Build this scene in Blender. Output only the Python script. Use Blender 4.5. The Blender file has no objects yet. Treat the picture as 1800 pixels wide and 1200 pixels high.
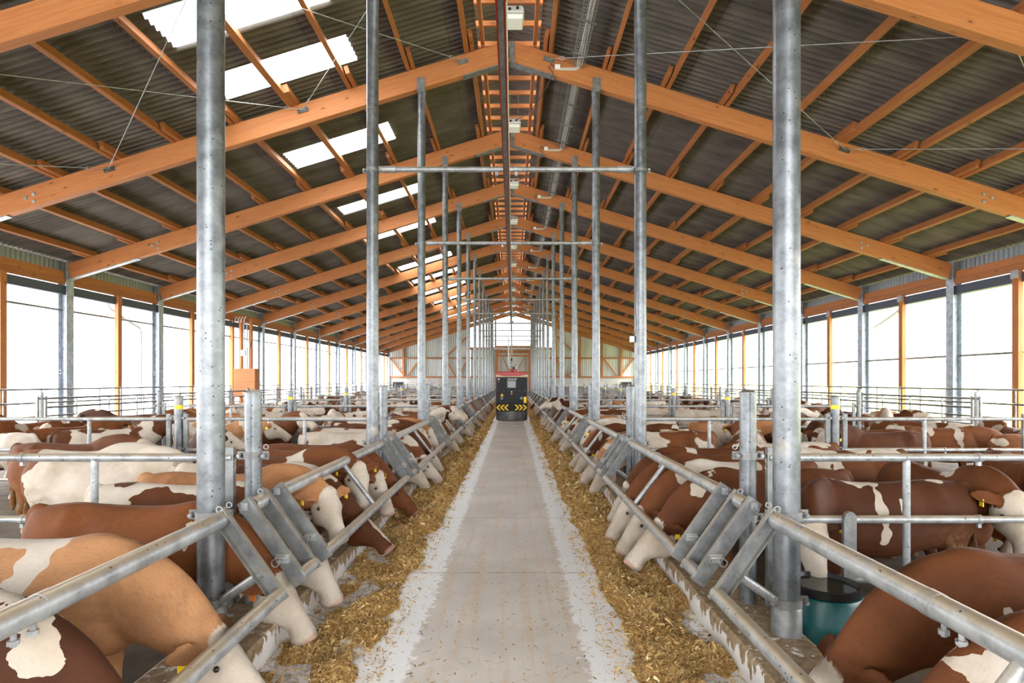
import bpy, math, random
import numpy as np
from mathutils import Vector, Matrix, kdtree, noise as mnoise

random.seed(7)
R = math.radians
SC = bpy.context.scene
COL = SC.collection

# ------------------------------------------------------------------ camera, sky, exposure
cam_d = bpy.data.cameras.new('camera')
cam = bpy.data.objects.new('camera', cam_d)
COL.objects.link(cam)
cam.location = (0.11, 0.0, 2.15)
cam.rotation_euler = (R(90), 0, 0)
cam_d.lens = 20.0
cam_d.sensor_width = 36.0
cam_d.shift_x = -2.0 / 1800
cam_d.shift_y = 69.0 / 1800
cam_d.clip_end = 2000
SC.camera = cam

world = bpy.data.worlds.new('world')
SC.world = world
world.use_nodes = True
wn = world.node_tree.nodes
wn['Background'].inputs[0].default_value = (0.96, 0.98, 1.0, 1)
# overcast sky: about three times brighter overhead than at the horizon
_l = world.node_tree.links
_tc = wn.new('ShaderNodeTexCoord'); _sp = wn.new('ShaderNodeSeparateXYZ'); _mr = wn.new('ShaderNodeMapRange')
_l.new(_tc.outputs['Generated'], _sp.inputs[0]); _l.new(_sp.outputs[2], _mr.inputs[0])
_mr.inputs[1].default_value = 0.0; _mr.inputs[2].default_value = 1.0; _mr.inputs[3].default_value = 0.85; _mr.inputs[4].default_value = 2.5
_l.new(_mr.outputs[0], wn['Background'].inputs[1])

vs = SC.view_settings
vs.view_transform = 'Standard'
vs.look = 'None'
vs.gamma = 1.0
vs.use_curve_mapping = False
vs.exposure = 3.32
cy = SC.cycles
cy.max_bounces = 8
cy.diffuse_bounces = 6
cy.glossy_bounces = 3
cy.transmission_bounces = 4
cy.caustics_reflective = False
cy.caustics_refractive = False
cy.use_denoising = True
cy.use_adaptive_sampling = True
cy.adaptive_threshold = 0.012

# ------------------------------------------------------------------ layout constants (metres)
BAY = 5.0
F = [4.35 + BAY * k for k in range(-2, 14)]      # portal frames; F[2] is the first in front of the camera
Y0, YEND = -14.0, 69.35                          # open front behind the camera, far gable
PITCH = 0.305
HALF = 15.0
RB = 10.15                                       # underside of the rafters at the ridge
RH = 0.53
PH = 0.20
SIDE = {-1: 'skylight side', 1: 'meadow side'}
ORD = ('first second third fourth fifth sixth seventh eighth ninth tenth eleventh twelfth thirteenth fourteenth fifteenth sixteenth '
       'seventeenth eighteenth nineteenth twentieth twenty-first twenty-second twenty-third twenty-fourth twenty-fifth twenty-sixth '
       'twenty-seventh twenty-eighth twenty-ninth thirtieth thirty-first thirty-second thirty-third thirty-fourth thirty-fifth '
       'thirty-sixth thirty-seventh thirty-eighth thirty-ninth fortieth forty-first forty-second forty-third forty-fourth forty-fifth '
       'forty-sixth forty-seventh forty-eighth forty-ninth fiftieth fifty-first fifty-second fifty-third fifty-fourth fifty-fifth').split()
def rafter_z(x): return RB - PITCH * abs(x)
def roof_z(x): return RB + RH + PH - PITCH * abs(x)

# ------------------------------------------------------------------ object helpers
def tag(o, label=None, cat=None, group=None, kind=None):
    if label: o['label'] = label
    if cat: o['category'] = cat
    if group: o['group'] = group
    if kind: o['kind'] = kind
    return o

def empty(name, loc=(0, 0, 0), rotz=0.0):
    o = bpy.data.objects.new(name, None)
    COL.objects.link(o)
    o.location = loc
    o.rotation_euler = (0, 0, rotz)
    o.empty_display_size = 0.1
    return o

def thing(name, label, cat, loc=(0, 0, 0), rotz=0.0, group=None):
    return tag(empty(name, loc, rotz), label, cat, group)

KIDS = {}
def copy_tree(o, parent=None):
    c = o.copy()
    COL.objects.link(c)
    if parent is not None:
        c.parent = parent
        KIDS.setdefault(parent.name, []).append(c)
    for ch in list(KIDS.get(o.name, [])):
        copy_tree(ch, c)
    return c

class MB:
    """collects shapes into one mesh"""
    def __init__(self):
        self.v, self.f = [], []
    def add(self, vs_, fs_):
        n = len(self.v)
        self.v.extend([tuple(p) for p in vs_])
        self.f.extend([tuple(i + n for i in q) for q in fs_])
        return self
    def box(self, c, s, m=None, taper=0.0):
        x, y, z = s[0] / 2, s[1] / 2, s[2] / 2
        t = 1 - taper
        p = [(-x, -y, -z), (x, -y, -z), (x, y, -z), (-x, y, -z), (-x * t, -y * t, z), (x * t, -y * t, z), (x * t, y * t, z), (-x * t, y * t, z)]
        c = Vector(c)
        p = [((m @ Vector(q)) if m else Vector(q)) + c for q in p]
        return self.add(p, [(0, 3, 2, 1), (4, 5, 6, 7), (0, 1, 5, 4), (1, 2, 6, 5), (2, 3, 7, 6), (3, 0, 4, 7)])
    def bar(self, p0, p1, w, h, up=(0, 0, 1)):
        """rectangular bar between two points, w across, h along up"""
        p0, p1 = Vector(p0), Vector(p1)
        t = (p1 - p0).normalized()
        s = t.cross(Vector(up)).normalized()
        u = s.cross(t)
        q = []
        for p in (p0, p1):
            for a, b in ((-1, -1), (1, -1), (1, 1), (-1, 1)):
                q.append(p + s * (a * w / 2) + u * (b * h / 2))
        return self.add(q, [(3, 2, 1, 0), (4, 5, 6, 7), (0, 1, 5, 4), (1, 2, 6, 5), (2, 3, 7, 6), (3, 0, 4, 7)])
    def tube(self, p0, p1, r, n=16, r1=None, cap=True):
        return self.path([p0, p1], [r, r if r1 is None else r1], n, cap)
    def path(self, pts, r, n=12, cap=True):
        pts = [Vector(p) for p in pts]
        rs = r if isinstance(r, (list, tuple)) else [r] * len(pts)
        rings = []
        ref = None
        for i, p in enumerate(pts):
            a = pts[max(i - 1, 0)]
            b = pts[min(i + 1, len(pts) - 1)]
            t = (b - a)
            t = t.normalized() if t.length > 1e-9 else Vector((0, 0, 1))
            if ref is None:
                ref = Vector((0, 0, 1)) if abs(t.z) < 0.9 else Vector((0, 1, 0))
            s = t.cross(ref).normalized()
            u = s.cross(t).normalized()
            ref = u
            rings.append([p + (s * math.cos(2 * math.pi * k / n) + u * math.sin(2 * math.pi * k / n)) * rs[i] for k in range(n)])
        vs_, fs_ = [q for ring in rings for q in ring], []
        for i in range(len(pts) - 1):
            for k in range(n):
                a, b = i * n + k, i * n + (k + 1) % n
                fs_.append((a, a + n, b + n, b))
        if cap:
            fs_.append(tuple(range(n)))
            m = (len(pts) - 1) * n
            fs_.append(tuple(m + k for k in reversed(range(n))))
        return self.add(vs_, fs_)
    def lathe(self, prof, n=24, c=(0, 0, 0), axis='z'):
        """prof: [(r, z)] bottom to top"""
        c = Vector(c)
        vs_, fs_ = [], []
        for r, z in prof:
            for k in range(n):
                a = 2 * math.pi * k / n
                q = (r * math.cos(a), r * math.sin(a), z)
                if axis == 'x': q = (q[2], q[0], q[1])
                if axis == 'y': q = (q[1], q[2], q[0])
                vs_.append(Vector(q) + c)
        for i in range(len(prof) - 1):
            for k in range(n):
                a, b = i * n + k, i * n + (k + 1) % n
                fs_.append((a, b, b + n, a + n))
        fs_.append(tuple(reversed(range(n))))
        m = (len(prof) - 1) * n
        fs_.append(tuple(m + k for k in range(n)))
        return self.add(vs_, fs_)
    def ring(self, c, R_, r, axis='z', n=16, m=6):
        c = Vector(c)
        vs_, fs_ = [], []
        for i in range(n):
            a = 2 * math.pi * i / n
            for j in range(m):
                b = 2 * math.pi * j / m
                q = ((R_ + r * math.cos(b)) * math.cos(a), (R_ + r * math.cos(b)) * math.sin(a), r * math.sin(b))
                if axis == 'x': q = (q[2], q[0], q[1])
                if axis == 'y': q = (q[1], q[2], q[0])
                vs_.append(Vector(q) + c)
        for i in range(n):
            for j in range(m):
                fs_.append((i * m + j, ((i + 1) % n) * m + j, ((i + 1) % n) * m + (j + 1) % m, i * m + (j + 1) % m))
        return self.add(vs_, fs_)
    def prism(self, poly, y0, y1):
        """polygon in xz extruded along y"""
        n = len(poly)
        vs_ = [(x, y0, z) for x, z in poly] + [(x, y1, z) for x, z in poly]
        fs_ = [tuple(range(n)), tuple(reversed(range(n, 2 * n)))]
        for k in range(n):
            j = (k + 1) % n
            fs_.append((k, k + n, j + n, j))
        return self.add(vs_, fs_)
    def mesh(self, name, smooth=True, angle=35):
        me = bpy.data.meshes.new(name)
        me.from_pydata(self.v, [], self.f)
        me.update()
        if smooth:
            me.polygons.foreach_set('use_smooth', [True] * len(me.polygons))
            me.set_sharp_from_angle(angle=R(angle))
        return me
    def build(self, name, mat, parent=None, loc=None, smooth=True, angle=35, bevel=0.0):
        me = self.mesh(name, smooth, angle)
        me.materials.append(mat)
        return link(name, me, parent, loc, bevel)

def link(name, me, parent=None, loc=None, bevel=0.0):
    o = bpy.data.objects.new(name, me)
    COL.objects.link(o)
    if parent is not None:
        o.parent = parent
        KIDS.setdefault(parent.name, []).append(o)
    if loc is not None:
        o.location = loc
    if bevel:
        b = o.modifiers.new('bevel', 'BEVEL')
        b.width = bevel
        b.segments = 2
        b.limit_method = 'ANGLE'
    return o

def struct(name, mb, mat, **k):
    return tag(mb.build(name, mat, **k), kind='structure')

# ------------------------------------------------------------------ materials
class NT:
    def __init__(self, name):
        self.m = bpy.data.materials.new(name)
        self.m.use_nodes = True
        self.t = self.m.node_tree
        self.n = self.t.nodes
        self.bsdf = self.n['Principled BSDF']
    def node(self, typ, **kw):
        nd = self.n.new(typ)
        for k, v in kw.items():
            setattr(nd, k, v)
        return nd
    def set(self, sock, v):
        if hasattr(v, 'links') or isinstance(v, bpy.types.NodeSocket):
            self.t.links.new(v, sock)
        else:
            if isinstance(v, (tuple, list)) and len(v) == 3 and sock.type == 'RGBA':
                v = (*v, 1)
            sock.default_value = v
    def coord(self, which='Object'):
        return self.node('ShaderNodeTexCoord').outputs[which]
    def mapping(self, vec, scale=(1, 1, 1), loc=(0, 0, 0), rot=(0, 0, 0)):
        nd = self.node('ShaderNodeMapping')
        self.set(nd.inputs[0], vec); nd.inputs[1].default_value = loc; nd.inputs[2].default_value = rot; nd.inputs[3].default_value = scale
        return nd.outputs[0]
    def noise(self, vec, scale=5, detail=4, rough=0.55, out=0):
        nd = self.node('ShaderNodeTexNoise')
        self.set(nd.inputs['Vector'], vec); nd.inputs['Scale'].default_value = scale
        nd.inputs['Detail'].default_value = detail; nd.inputs['Roughness'].default_value = rough
        return nd.outputs[out]
    def voronoi(self, vec, scale=5, feature='F1', out='Distance', rand=1.0):
        nd = self.node('ShaderNodeTexVoronoi', feature=feature)
        self.set(nd.inputs['Vector'], vec); nd.inputs['Scale'].default_value = scale
        nd.inputs['Randomness'].default_value = rand
        return nd.outputs[out]
    def math(self, op, a, b=0.0, c=0.0, clamp=False):
        nd = self.node('ShaderNodeMath', operation=op, use_clamp=clamp)
        self.set(nd.inputs[0], a); self.set(nd.inputs[1], b); self.set(nd.inputs[2], c)
        return nd.outputs[0]
    def vmath(self, op, a, b=(0, 0, 0)):
        nd = self.node('ShaderNodeVectorMath', operation=op)
        self.set(nd.inputs[0], a); self.set(nd.inputs[1], b)
        return nd.outputs[0]
    def step(self, v, lo, hi):
        nd = self.node('ShaderNodeMapRange', interpolation_type='SMOOTHSTEP')
        self.set(nd.inputs[0], v); self.set(nd.inputs[1], lo); self.set(nd.inputs[2], hi)
        return nd.outputs[0]
    def mix(self, f, a, b, blend='MIX'):
        nd = self.node('ShaderNodeMix', data_type='RGBA', blend_type=blend)
        self.set(nd.inputs[0], f); self.set(nd.inputs[6], a); self.set(nd.inputs[7], b)
        return nd.outputs[2]
    def sep(self, v):
        nd = self.node('ShaderNodeSeparateXYZ'); self.set(nd.inputs[0], v)
        return nd.outputs
    def comb(self, x, y, z):
        nd = self.node('ShaderNodeCombineXYZ'); self.set(nd.inputs[0], x); self.set(nd.inputs[1], y); self.set(nd.inputs[2], z)
        return nd.outputs[0]
    def ramp(self, f, stops):
        nd = self.node('ShaderNodeValToRGB')
        self.set(nd.inputs[0], f)
        el = nd.color_ramp.elements
        while len(el) < len(stops): el.new(0.5)
        for e, (p, c) in zip(el, stops):
            e.position = p; e.color = (*c, 1)
        return nd.outputs[0]
    def bump(self, h, strength=0.3, dist=0.01):
        nd = self.node('ShaderNodeBump')
        nd.inputs['Strength'].default_value = strength; nd.inputs['Distance'].default_value = dist
        self.set(nd.inputs['Height'], h)
        self.set(self.bsdf.inputs['Normal'], nd.outputs[0])
    def out(self, color=None, rough=None, metal=None, spec=None):
        if color is not None: self.set(self.bsdf.inputs['Base Color'], color)
        if rough is not None: self.set(self.bsdf.inputs['Roughness'], rough)
        if metal is not None: self.set(self.bsdf.inputs['Metallic'], metal)
        if spec is not None: self.set(self.bsdf.inputs['Specular IOR Level'], spec)
        return self.m

def lin(r, g, b):
    f = lambda c: (c / 255 / 12.92) if c / 255 <= 0.04045 else ((c / 255 + 0.055) / 1.055) ** 2.4
    return (f(r), f(g), f(b))

def plain(name, c, rough=0.6, metal=0.0, spec=0.5):
    return NT(name).out(c, rough, metal, spec)

def mat_wood(name, a, b, knot):
    m = NT(name)
    oc = m.coord()
    rnd = m.node('ShaderNodeObjectInfo').outputs['Random']
    off = m.comb(m.math('MULTIPLY', rnd, 37.0), m.math('MULTIPLY', rnd, 11.0), m.math('MULTIPLY', rnd, 5.0))
    v = m.vmath('ADD', oc, off)
    g = m.noise(m.mapping(v, (0.5, 14, 14)), 3.0, 5, 0.6)
    lam = m.noise(m.mapping(v, (0.35, 0.01, 7)), 1.4, 2, 0.5)
    c = m.mix(m.step(g, 0.3, 0.75), a, b)
    c = m.mix(m.math('MULTIPLY', m.step(lam, 0.5, 0.75), 0.22), c, knot)
    kd = m.voronoi(m.mapping(v, (1.5, 3.6, 3.6)), 1.15)
    kk = m.step(kd, 0.085, 0.05)
    halo = m.math('MULTIPLY', m.step(kd, 0.2, 0.06), 0.45)
    c = m.mix(halo, c, knot)
    c = m.mix(m.math('MULTIPLY', kk, 0.75), c, tuple(x * 0.35 for x in knot))
    m.bump(g, 0.15, 0.004)
    return m.out(c, 0.62, 0, 0.35)

def mat_galv(name, base=(0.31, 0.318, 0.318), dirt=0.65, specks=True, metal=0.42, rough=0.42):
    m = NT(name)
    oc = m.coord()
    rnd = m.node('ShaderNodeObjectInfo').outputs['Random']
    v = m.vmath('ADD', oc, m.comb(m.math('MULTIPLY', rnd, 9.0), m.math('MULTIPLY', rnd, 23.0), m.math('MULTIPLY', rnd, 4.0)))
    sp = m.sep(m.voronoi(v, 55, out='Color'))[0]
    n1 = m.noise(v, 7, 5, 0.65)
    n2 = m.noise(v, 140, 2, 0.6)
    dark = tuple(x * 0.62 for x in base)
    lite = tuple(min(1, x * 1.3) for x in base)
    c = m.mix(m.step(n1, 0.3, 0.72), dark, lite)
    c = m.mix(m.math('MULTIPLY', sp, 0.22), c, lite)
    c = m.mix(m.math('MULTIPLY', m.step(n2, 0.62, 0.75), 0.3), c, tuple(x * 0.35 for x in base))
    if dirt:
        nz = m.sep(m.node('ShaderNodeNewGeometry').outputs['Normal'])[2]
        n3 = m.noise(v, 3.0, 5, 0.6)
        top = m.math('MULTIPLY', m.step(nz, 0.3, 0.85), m.step(n3, 0.25, 0.5))
        side = m.math('MULTIPLY', m.step(n3, 0.60, 0.74), 0.6)
        c = m.mix(m.math('MULTIPLY', m.math('MAXIMUM', top, side), dirt), c, lin(186, 162, 122))
    if specks:
        vd = m.voronoi(v, 24)
        vc = m.sep(m.voronoi(v, 24, out='Color'))[0]
        fl = m.math('MULTIPLY', m.step(vd, 0.17, 0.13), m.step(vc, 0.58, 0.59))
        c = m.mix(m.math('MULTIPLY', fl, 0.9), c, (0.012, 0.01, 0.01))
    m.bump(n2, 0.08, 0.002)
    return m.out(c, m.math('ADD', m.math('MULTIPLY', n1, 0.25), rough - 0.12), metal, 0.5)

M = {}
M['wood'] = mat_wood('spruce_timber', lin(176, 114, 66), lin(160, 97, 52), lin(118, 70, 36))
M['wood_dark'] = mat_wood('larch_timber', lin(164, 104, 60), lin(144, 87, 46), lin(104, 60, 32))
M['ply'] = mat_wood('plywood_board', lin(166, 112, 68), lin(150, 98, 58), lin(126, 80, 46))
M['galv'] = mat_galv('galvanised_steel')
M['galv_pole'] = mat_galv('galvanised_pole', (0.165, 0.174, 0.182), 0.45, True, 0.7, 0.36)
M['galv_clean'] = mat_galv('galvanised_plate', (0.19, 0.195, 0.19), 0.4, False, 0.5, 0.5)
M['galv_dark'] = mat_galv('weathered_steel', (0.20, 0.20, 0.195), 0.35, False, 0.6, 0.5)
M['steel_blue'] = mat_galv('column_steel', (0.36, 0.40, 0.45), 0.0, False, 0.4, 0.5)
M['black'] = plain('black_paint', (0.007, 0.007, 0.008), 0.5, 0, 0.3)
M['rubber'] = plain('black_plastic', (0.01, 0.01, 0.011), 0.35)
M['grey'] = plain('grey_plastic', (0.45, 0.45, 0.44), 0.5)
M['white'] = plain('white_plastic', (0.72, 0.72, 0.70), 0.45)
M['lamp'] = plain('lamp_housing', (0.55, 0.55, 0.53), 0.35, 0.3)
M['red'] = plain('red_paint', lin(160, 20, 26), 0.35)
M['yellow'] = plain('yellow_plastic', lin(246, 205, 20), 0.5)
M['orange'] = plain('orange_plastic', lin(196, 110, 44), 0.5)
M['band'] = plain('dark_roller_curtain', lin(70, 76, 88), 0.7)
M['pvc'] = plain('pvc_pipe', (0.62, 0.64, 0.62), 0.4)
M['glass_dark'] = plain('screen_glass', lin(80, 88, 92), 0.15)
M['cable'] = plain('cable_sheath', (0.62, 0.60, 0.57), 0.6)

def mat_roof():
    m = NT('fibre_cement')
    v = m.coord()
    n = m.noise(m.mapping(v, (0.25, 1.2, 1)), 2.0, 5, 0.6)
    n2 = m.noise(v, 30, 3, 0.6)
    c = m.mix(m.step(n, 0.3, 0.7), lin(80, 74, 69), lin(104, 97, 90))
    xs = m.math('FRACT', m.math('MULTIPLY', m.sep(v)[0], 0.345))
    lap = m.step(m.math('ABSOLUTE', m.math('SUBTRACT', xs, 0.5)), 0.006, 0.003)
    ys = m.math('FRACT', m.math('MULTIPLY', m.sep(v)[1], 0.94))
    lap2 = m.step(m.math('ABSOLUTE', m.math('SUBTRACT', ys, 0.5)), 0.018, 0.008)
    c = m.mix(m.math('MULTIPLY', m.math('MAXIMUM', lap, m.math('MULTIPLY', lap2, 0.45)), 0.4), c, lin(42, 30, 25))
    m.bump(n2, 0.1, 0.003)
    return m.out(c, 0.8, 0, 0.25)
M['roof'] = mat_roof()

def mat_skylight():
    m = NT('translucent_sheet')
    for x in list(m.n): m.n.remove(x)
    o = m.node('ShaderNodeOutputMaterial')
    a = m.node('ShaderNodeBsdfTranslucent'); a.inputs[0].default_value = (0.9, 0.93, 0.95, 1)
    b = m.node('ShaderNodeBsdfDiffuse'); b.inputs[0].default_value = (0.85, 0.86, 0.86, 1)
    x = m.node('ShaderNodeMixShader'); x.inputs[0].default_value = 0.12
    m.t.links.new(a.outputs[0], x.inputs[1]); m.t.links.new(b.outputs[0], x.inputs[2]); m.t.links.new(x.outputs[0], o.inputs[0])
    return m.m
M['skylight'] = mat_skylight()

def mat_concrete(name, a, b, sc=1.2):
    m = NT(name)
    v = m.coord()
    n = m.noise(v, sc, 6, 0.6)
    n2 = m.noise(v, 45, 3, 0.7)
    c = m.mix(m.step(n, 0.3, 0.72), a, b)
    c = m.mix(m.math('MULTIPLY', m.step(n2, 0.55, 0.75), 0.25), c, tuple(x * 0.55 for x in a))
    m.bump(n2, 0.15, 0.004)
    return m.out(c, 0.8, 0, 0.3)
M['concrete'] = mat_concrete('cast_concrete', lin(168, 166, 160), lin(188, 186, 181))
M['pen'] = mat_concrete('pen_floor', lin(62, 50, 38), lin(100, 84, 62), 2.0)

def mat_aisle():
    m = NT('aisle_concrete')
    v = m.coord()
    x, y, z = m.sep(v)[0:3]
    ax = m.math('ABSOLUTE', x)
    n1 = m.noise(v, 0.9, 6, 0.62)
    n2 = m.noise(m.mapping(v, (9, 0.28, 1)), 1.0, 5, 0.6)
    n3 = m.noise(v, 11, 5, 0.65)
    n4 = m.noise(v, 75, 3, 0.7)
    c = m.mix(m.step(n1, 0.3, 0.7), lin(204, 195, 184), lin(224, 216, 205))
    dust = m.math('MULTIPLY', m.step(n2, 0.46, 0.66), m.step(n3, 0.35, 0.6))
    c = m.mix(m.math('MULTIPLY', dust, 0.72), c, lin(214, 182, 142))
    # pale dried splash bands along both edges of the driving lane
    edge = m.math('ADD', ax, m.math('MULTIPLY', m.math('SUBTRACT', n3, 0.5), 0.34))
    band = m.math('MULTIPLY', m.step(edge, 0.64, 0.69), 1.0)
    streak = m.noise(m.mapping(v, (26, 0.35, 1)), 1.0, 4, 0.6)
    n5 = m.noise(m.mapping(v, (6, 2.2, 1)), 2.2, 4, 0.7)
    crust = m.math('MULTIPLY', band, m.step(m.math('ADD', m.math('MULTIPLY', streak, 0.55), m.math('MULTIPLY', n5, 0.5)), 0.34, 0.46))
    c = m.mix(m.math('MULTIPLY', band, 0.6), c, lin(204, 176, 140))
    c = m.mix(m.math('MULTIPLY', crust, 0.92), c, lin(250, 250, 249))
    # bare splash patches under the feed
    under = m.step(ax, 1.02, 1.12)
    c = m.mix(m.math('MULTIPLY', under, m.step(n3, 0.45, 0.6)), c, lin(190, 184, 176))
    jy = m.math('FRACT', m.math('MULTIPLY', y, 1 / 2.55))
    jj = m.step(m.math('ABSOLUTE', m.math('SUBTRACT', jy, 0.5)), 0.012, 0.004)
    c = m.mix(m.math('MULTIPLY', m.math('MULTIPLY', jj, 0.55), m.step(n3, 0.38, 0.6)), c, lin(150, 112, 74))
    sp = m.voronoi(v, 16)
    sr = m.sep(m.voronoi(v, 16, out='Color'))
    bits = m.math('MULTIPLY', m.step(sp, 0.16, 0.10), m.step(sr[1], 0.72, 0.74))
    c = m.mix(bits, c, m.mix(sr[2], lin(214, 176, 116), lin(92, 66, 40)))
    m.bump(m.math('ADD', m.math('MULTIPLY', n4, 0.4), m.math('MULTIPLY', crust, 1.0)), 0.25, 0.006)
    return m.out(c, m.math('SUBTRACT', 0.62, m.math('MULTIPLY', n1, 0.38)), 0, 0.5)
M['aisle'] = mat_aisle()

def mat_curb():
    m = NT('splashed_curb')
    v = m.coord()
    z = m.sep(v)[2]
    n = m.noise(m.mapping(v, (3, 3, 0.9)), 3.2, 5, 0.65)
    n2 = m.noise(v, 14, 5, 0.7)
    c = m.mix(m.step(n2, 0.35, 0.65), lin(126, 104, 78), lin(160, 138, 108))
    f = m.math('MULTIPLY', m.step(m.math('ADD', n, m.math('MULTIPLY', m.math('SUBTRACT', 0.15, z), 1.6)), 0.5, 0.54), 1.0)
    c = m.mix(f, c, lin(222, 218, 212))
    m.bump(n2, 0.3, 0.008)
    return m.out(c, 0.8, 0, 0.3)
M['curb'] = mat_curb()

def mat_hay():
    m = NT('chopped_hay')
    at = m.node('ShaderNodeAttribute', attribute_name='tint').outputs['Fac']
    v = m.coord()
    n = m.noise(v, 38, 5, 0.75)
    n2 = m.noise(v, 2.5, 4, 0.6)
    f = m.math('ADD', at, m.math('ADD', m.math('MULTIPLY', m.math('SUBTRACT', n, 0.5), 0.9), m.math('MULTIPLY', m.math('SUBTRACT', n2, 0.5), 0.5)))
    c = m.ramp(f, [(0.0, lin(98, 68, 34)), (0.3, lin(164, 124, 70)), (0.55, lin(206, 166, 102)), (0.8, lin(226, 194, 134)), (1.0, lin(242, 222, 176))])
    m.bump(n, 0.8, 0.02)
    return m.out(c, 0.85, 0, 0.15)
M['hay'] = mat_hay()

def mat_cow():
    m = NT('cow_coat')
    rest = m.node('ShaderNodeAttribute', attribute_name='rest').outputs['Vector']
    face = m.node('ShaderNodeAttribute', attribute_name='facew').outputs['Fac']
    muz = m.node('ShaderNodeAttribute', attribute_name='muzzle').outputs['Fac']
    patch = m.node('ShaderNodeAttribute', attribute_name='patch').outputs['Fac']
    oi = m.node('ShaderNodeObjectInfo')
    sc = m.node('ShaderNodeSeparateColor')
    m.set(sc.inputs[0], oi.outputs['Color'])
    coat, seed, amt = sc.outputs[0], sc.outputs[1], sc.outputs[2]
    headw = oi.outputs['Alpha']
    x, y, z = m.sep(rest)[0:3]
    off = m.comb(m.math('MULTIPLY', seed, 53.0), m.math('MULTIPLY', seed, 17.0), m.math('MULTIPLY', seed, 29.0))
    p = m.vmath('ADD', rest, off)
    big = m.noise(p, 2.1, 1.5, 0.45)
    ragged = m.noise(m.mapping(p, (1, 1, 0.8)), 26, 4, 0.72)
    hair = m.noise(m.mapping(p, (5, 22, 22)), 5.5, 4, 0.75)
    rag = m.math('ADD', m.math('MULTIPLY', m.math('SUBTRACT', ragged, 0.5), 0.07), m.math('MULTIPLY', m.math('SUBTRACT', hair, 0.5), 0.05))
    low = m.math('MULTIPLY', m.step(z, 0.42, 0.22), 0.25)
    val = m.math('ADD', m.math('ADD', m.math('ADD', big, rag), patch), low)
    thr = m.math('SUBTRACT', 0.80, m.math('MULTIPLY', amt, 0.60))
    w = m.step(m.math('SUBTRACT', val, thr), -0.006, 0.006)
    fw = m.math('MULTIPLY', face, headw)
    w2 = m.step(m.math('ADD', fw, m.math('MULTIPLY', rag, 1.5)), 0.40, 0.50)
    w = m.math('MAXIMUM', w, w2)
    brown = m.ramp(coat, [(0.0, lin(46, 23, 14)), (0.3, lin(82, 45, 22)), (0.6, lin(124, 73, 38)), (0.8, lin(160, 108, 68)), (1.0, lin(182, 138, 98))])
    tone = m.noise(p, 3.4, 4, 0.6)
    brown = m.mix(m.math('MULTIPLY', m.step(tone, 0.35, 0.7), 0.32), brown, tuple(c * 0.4 for c in lin(146, 84, 50)), 'MULTIPLY')
    white = m.mix(m.step(tone, 0.3, 0.7), lin(190, 178, 164), lin(172, 157, 138))
    c = m.mix(w, brown, white)
    c = m.mix(m.math('MULTIPLY', m.step(hair, 0.48, 0.72), 0.30), c, m.mix(w, lin(60, 30, 18), lin(160, 142, 118)))
    # manure on thighs and lower legs
    dn = m.noise(p, 9, 5, 0.7)
    dz = m.math('MULTIPLY', m.step(z, 0.92, 0.55), m.step(x, -0.25, -0.7))
    dz = m.math('MAXIMUM', dz, m.step(z, 0.3, 0.1))
    c = m.mix(m.math('MULTIPLY', m.math('MULTIPLY', dz, m.step(dn, 0.45, 0.6)), 0.8), c, lin(112, 92, 58))
    c = m.mix(m.math('MULTIPLY', m.step(muz, 0.35, 0.8), 0.6), c, lin(176, 128, 112))
    dk = m.node('ShaderNodeAttribute', attribute_name='dark').outputs['Fac']
    c = m.mix(m.math('MULTIPLY', dk, 0.75, clamp=True), c, lin(70, 44, 34))
    curl = m.math('MULTIPLY', m.noise(rest, 42, 3, 0.6), m.math('MULTIPLY', face, 1.6))
    m.bump(m.math('ADD', m.math('ADD', m.math('MULTIPLY', hair, 0.7), m.math('MULTIPLY', tone, 1.2)), curl), 0.42, 0.014)
    return m.out(c, 0.68, 0, 0.16)
M['cow'] = mat_cow()
M['strip'] = plain('grey_sheet_strip', lin(128, 136, 140), 0.5, 0.3)
M['eye'] = plain('cow_eye', (0.012, 0.008, 0.006), 0.12)
M['nostril'] = plain('cow_nostril', (0.05, 0.02, 0.018), 0.4)
M['teal'] = plain('teal_plastic', lin(10, 96, 98), 0.4)
def mat_teal():
    m = NT('teal_drum'); v = m.coord(); n = m.noise(m.mapping(v, (2, 2, 0.7)), 5, 5, 0.65)
    c = m.mix(m.step(n, 0.5, 0.75), lin(4, 80, 82), lin(34, 86, 80))
    return m.out(c, 0.38, 0, 0.5)
M['teal'] = mat_teal()
def mat_meadow():
    m = NT('meadow_grass'); v = m.coord()
    n = m.noise(m.mapping(v, (0.05, 0.2, 1)), 1.5, 6, 0.65)
    n2 = m.noise(v, 6, 4, 0.7)
    c = m.mix(m.step(n, 0.35, 0.65), lin(150, 160, 88), lin(172, 166, 116))
    c = m.mix(m.math('MULTIPLY', n2, 0.3), c, lin(120, 140, 62))
    return m.out(c, 0.9, 0, 0.1)
M['meadow'] = mat_meadow()
M['gravel'] = mat_concrete('pale_gravel', lin(180, 180, 178), lin(200, 200, 199), 0.4)
def mat_clad():
    m = NT('wall_cladding'); v = m.coord()
    n = m.noise(m.mapping(v, (1, 1, 0.2)), 0.8, 4, 0.6)
    return m.out(m.mix(m.step(n, 0.35, 0.7), lin(180, 184, 180), lin(204, 207, 204)), 0.5, 0.1, 0.4)
M['clad'] = mat_clad()

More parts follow.
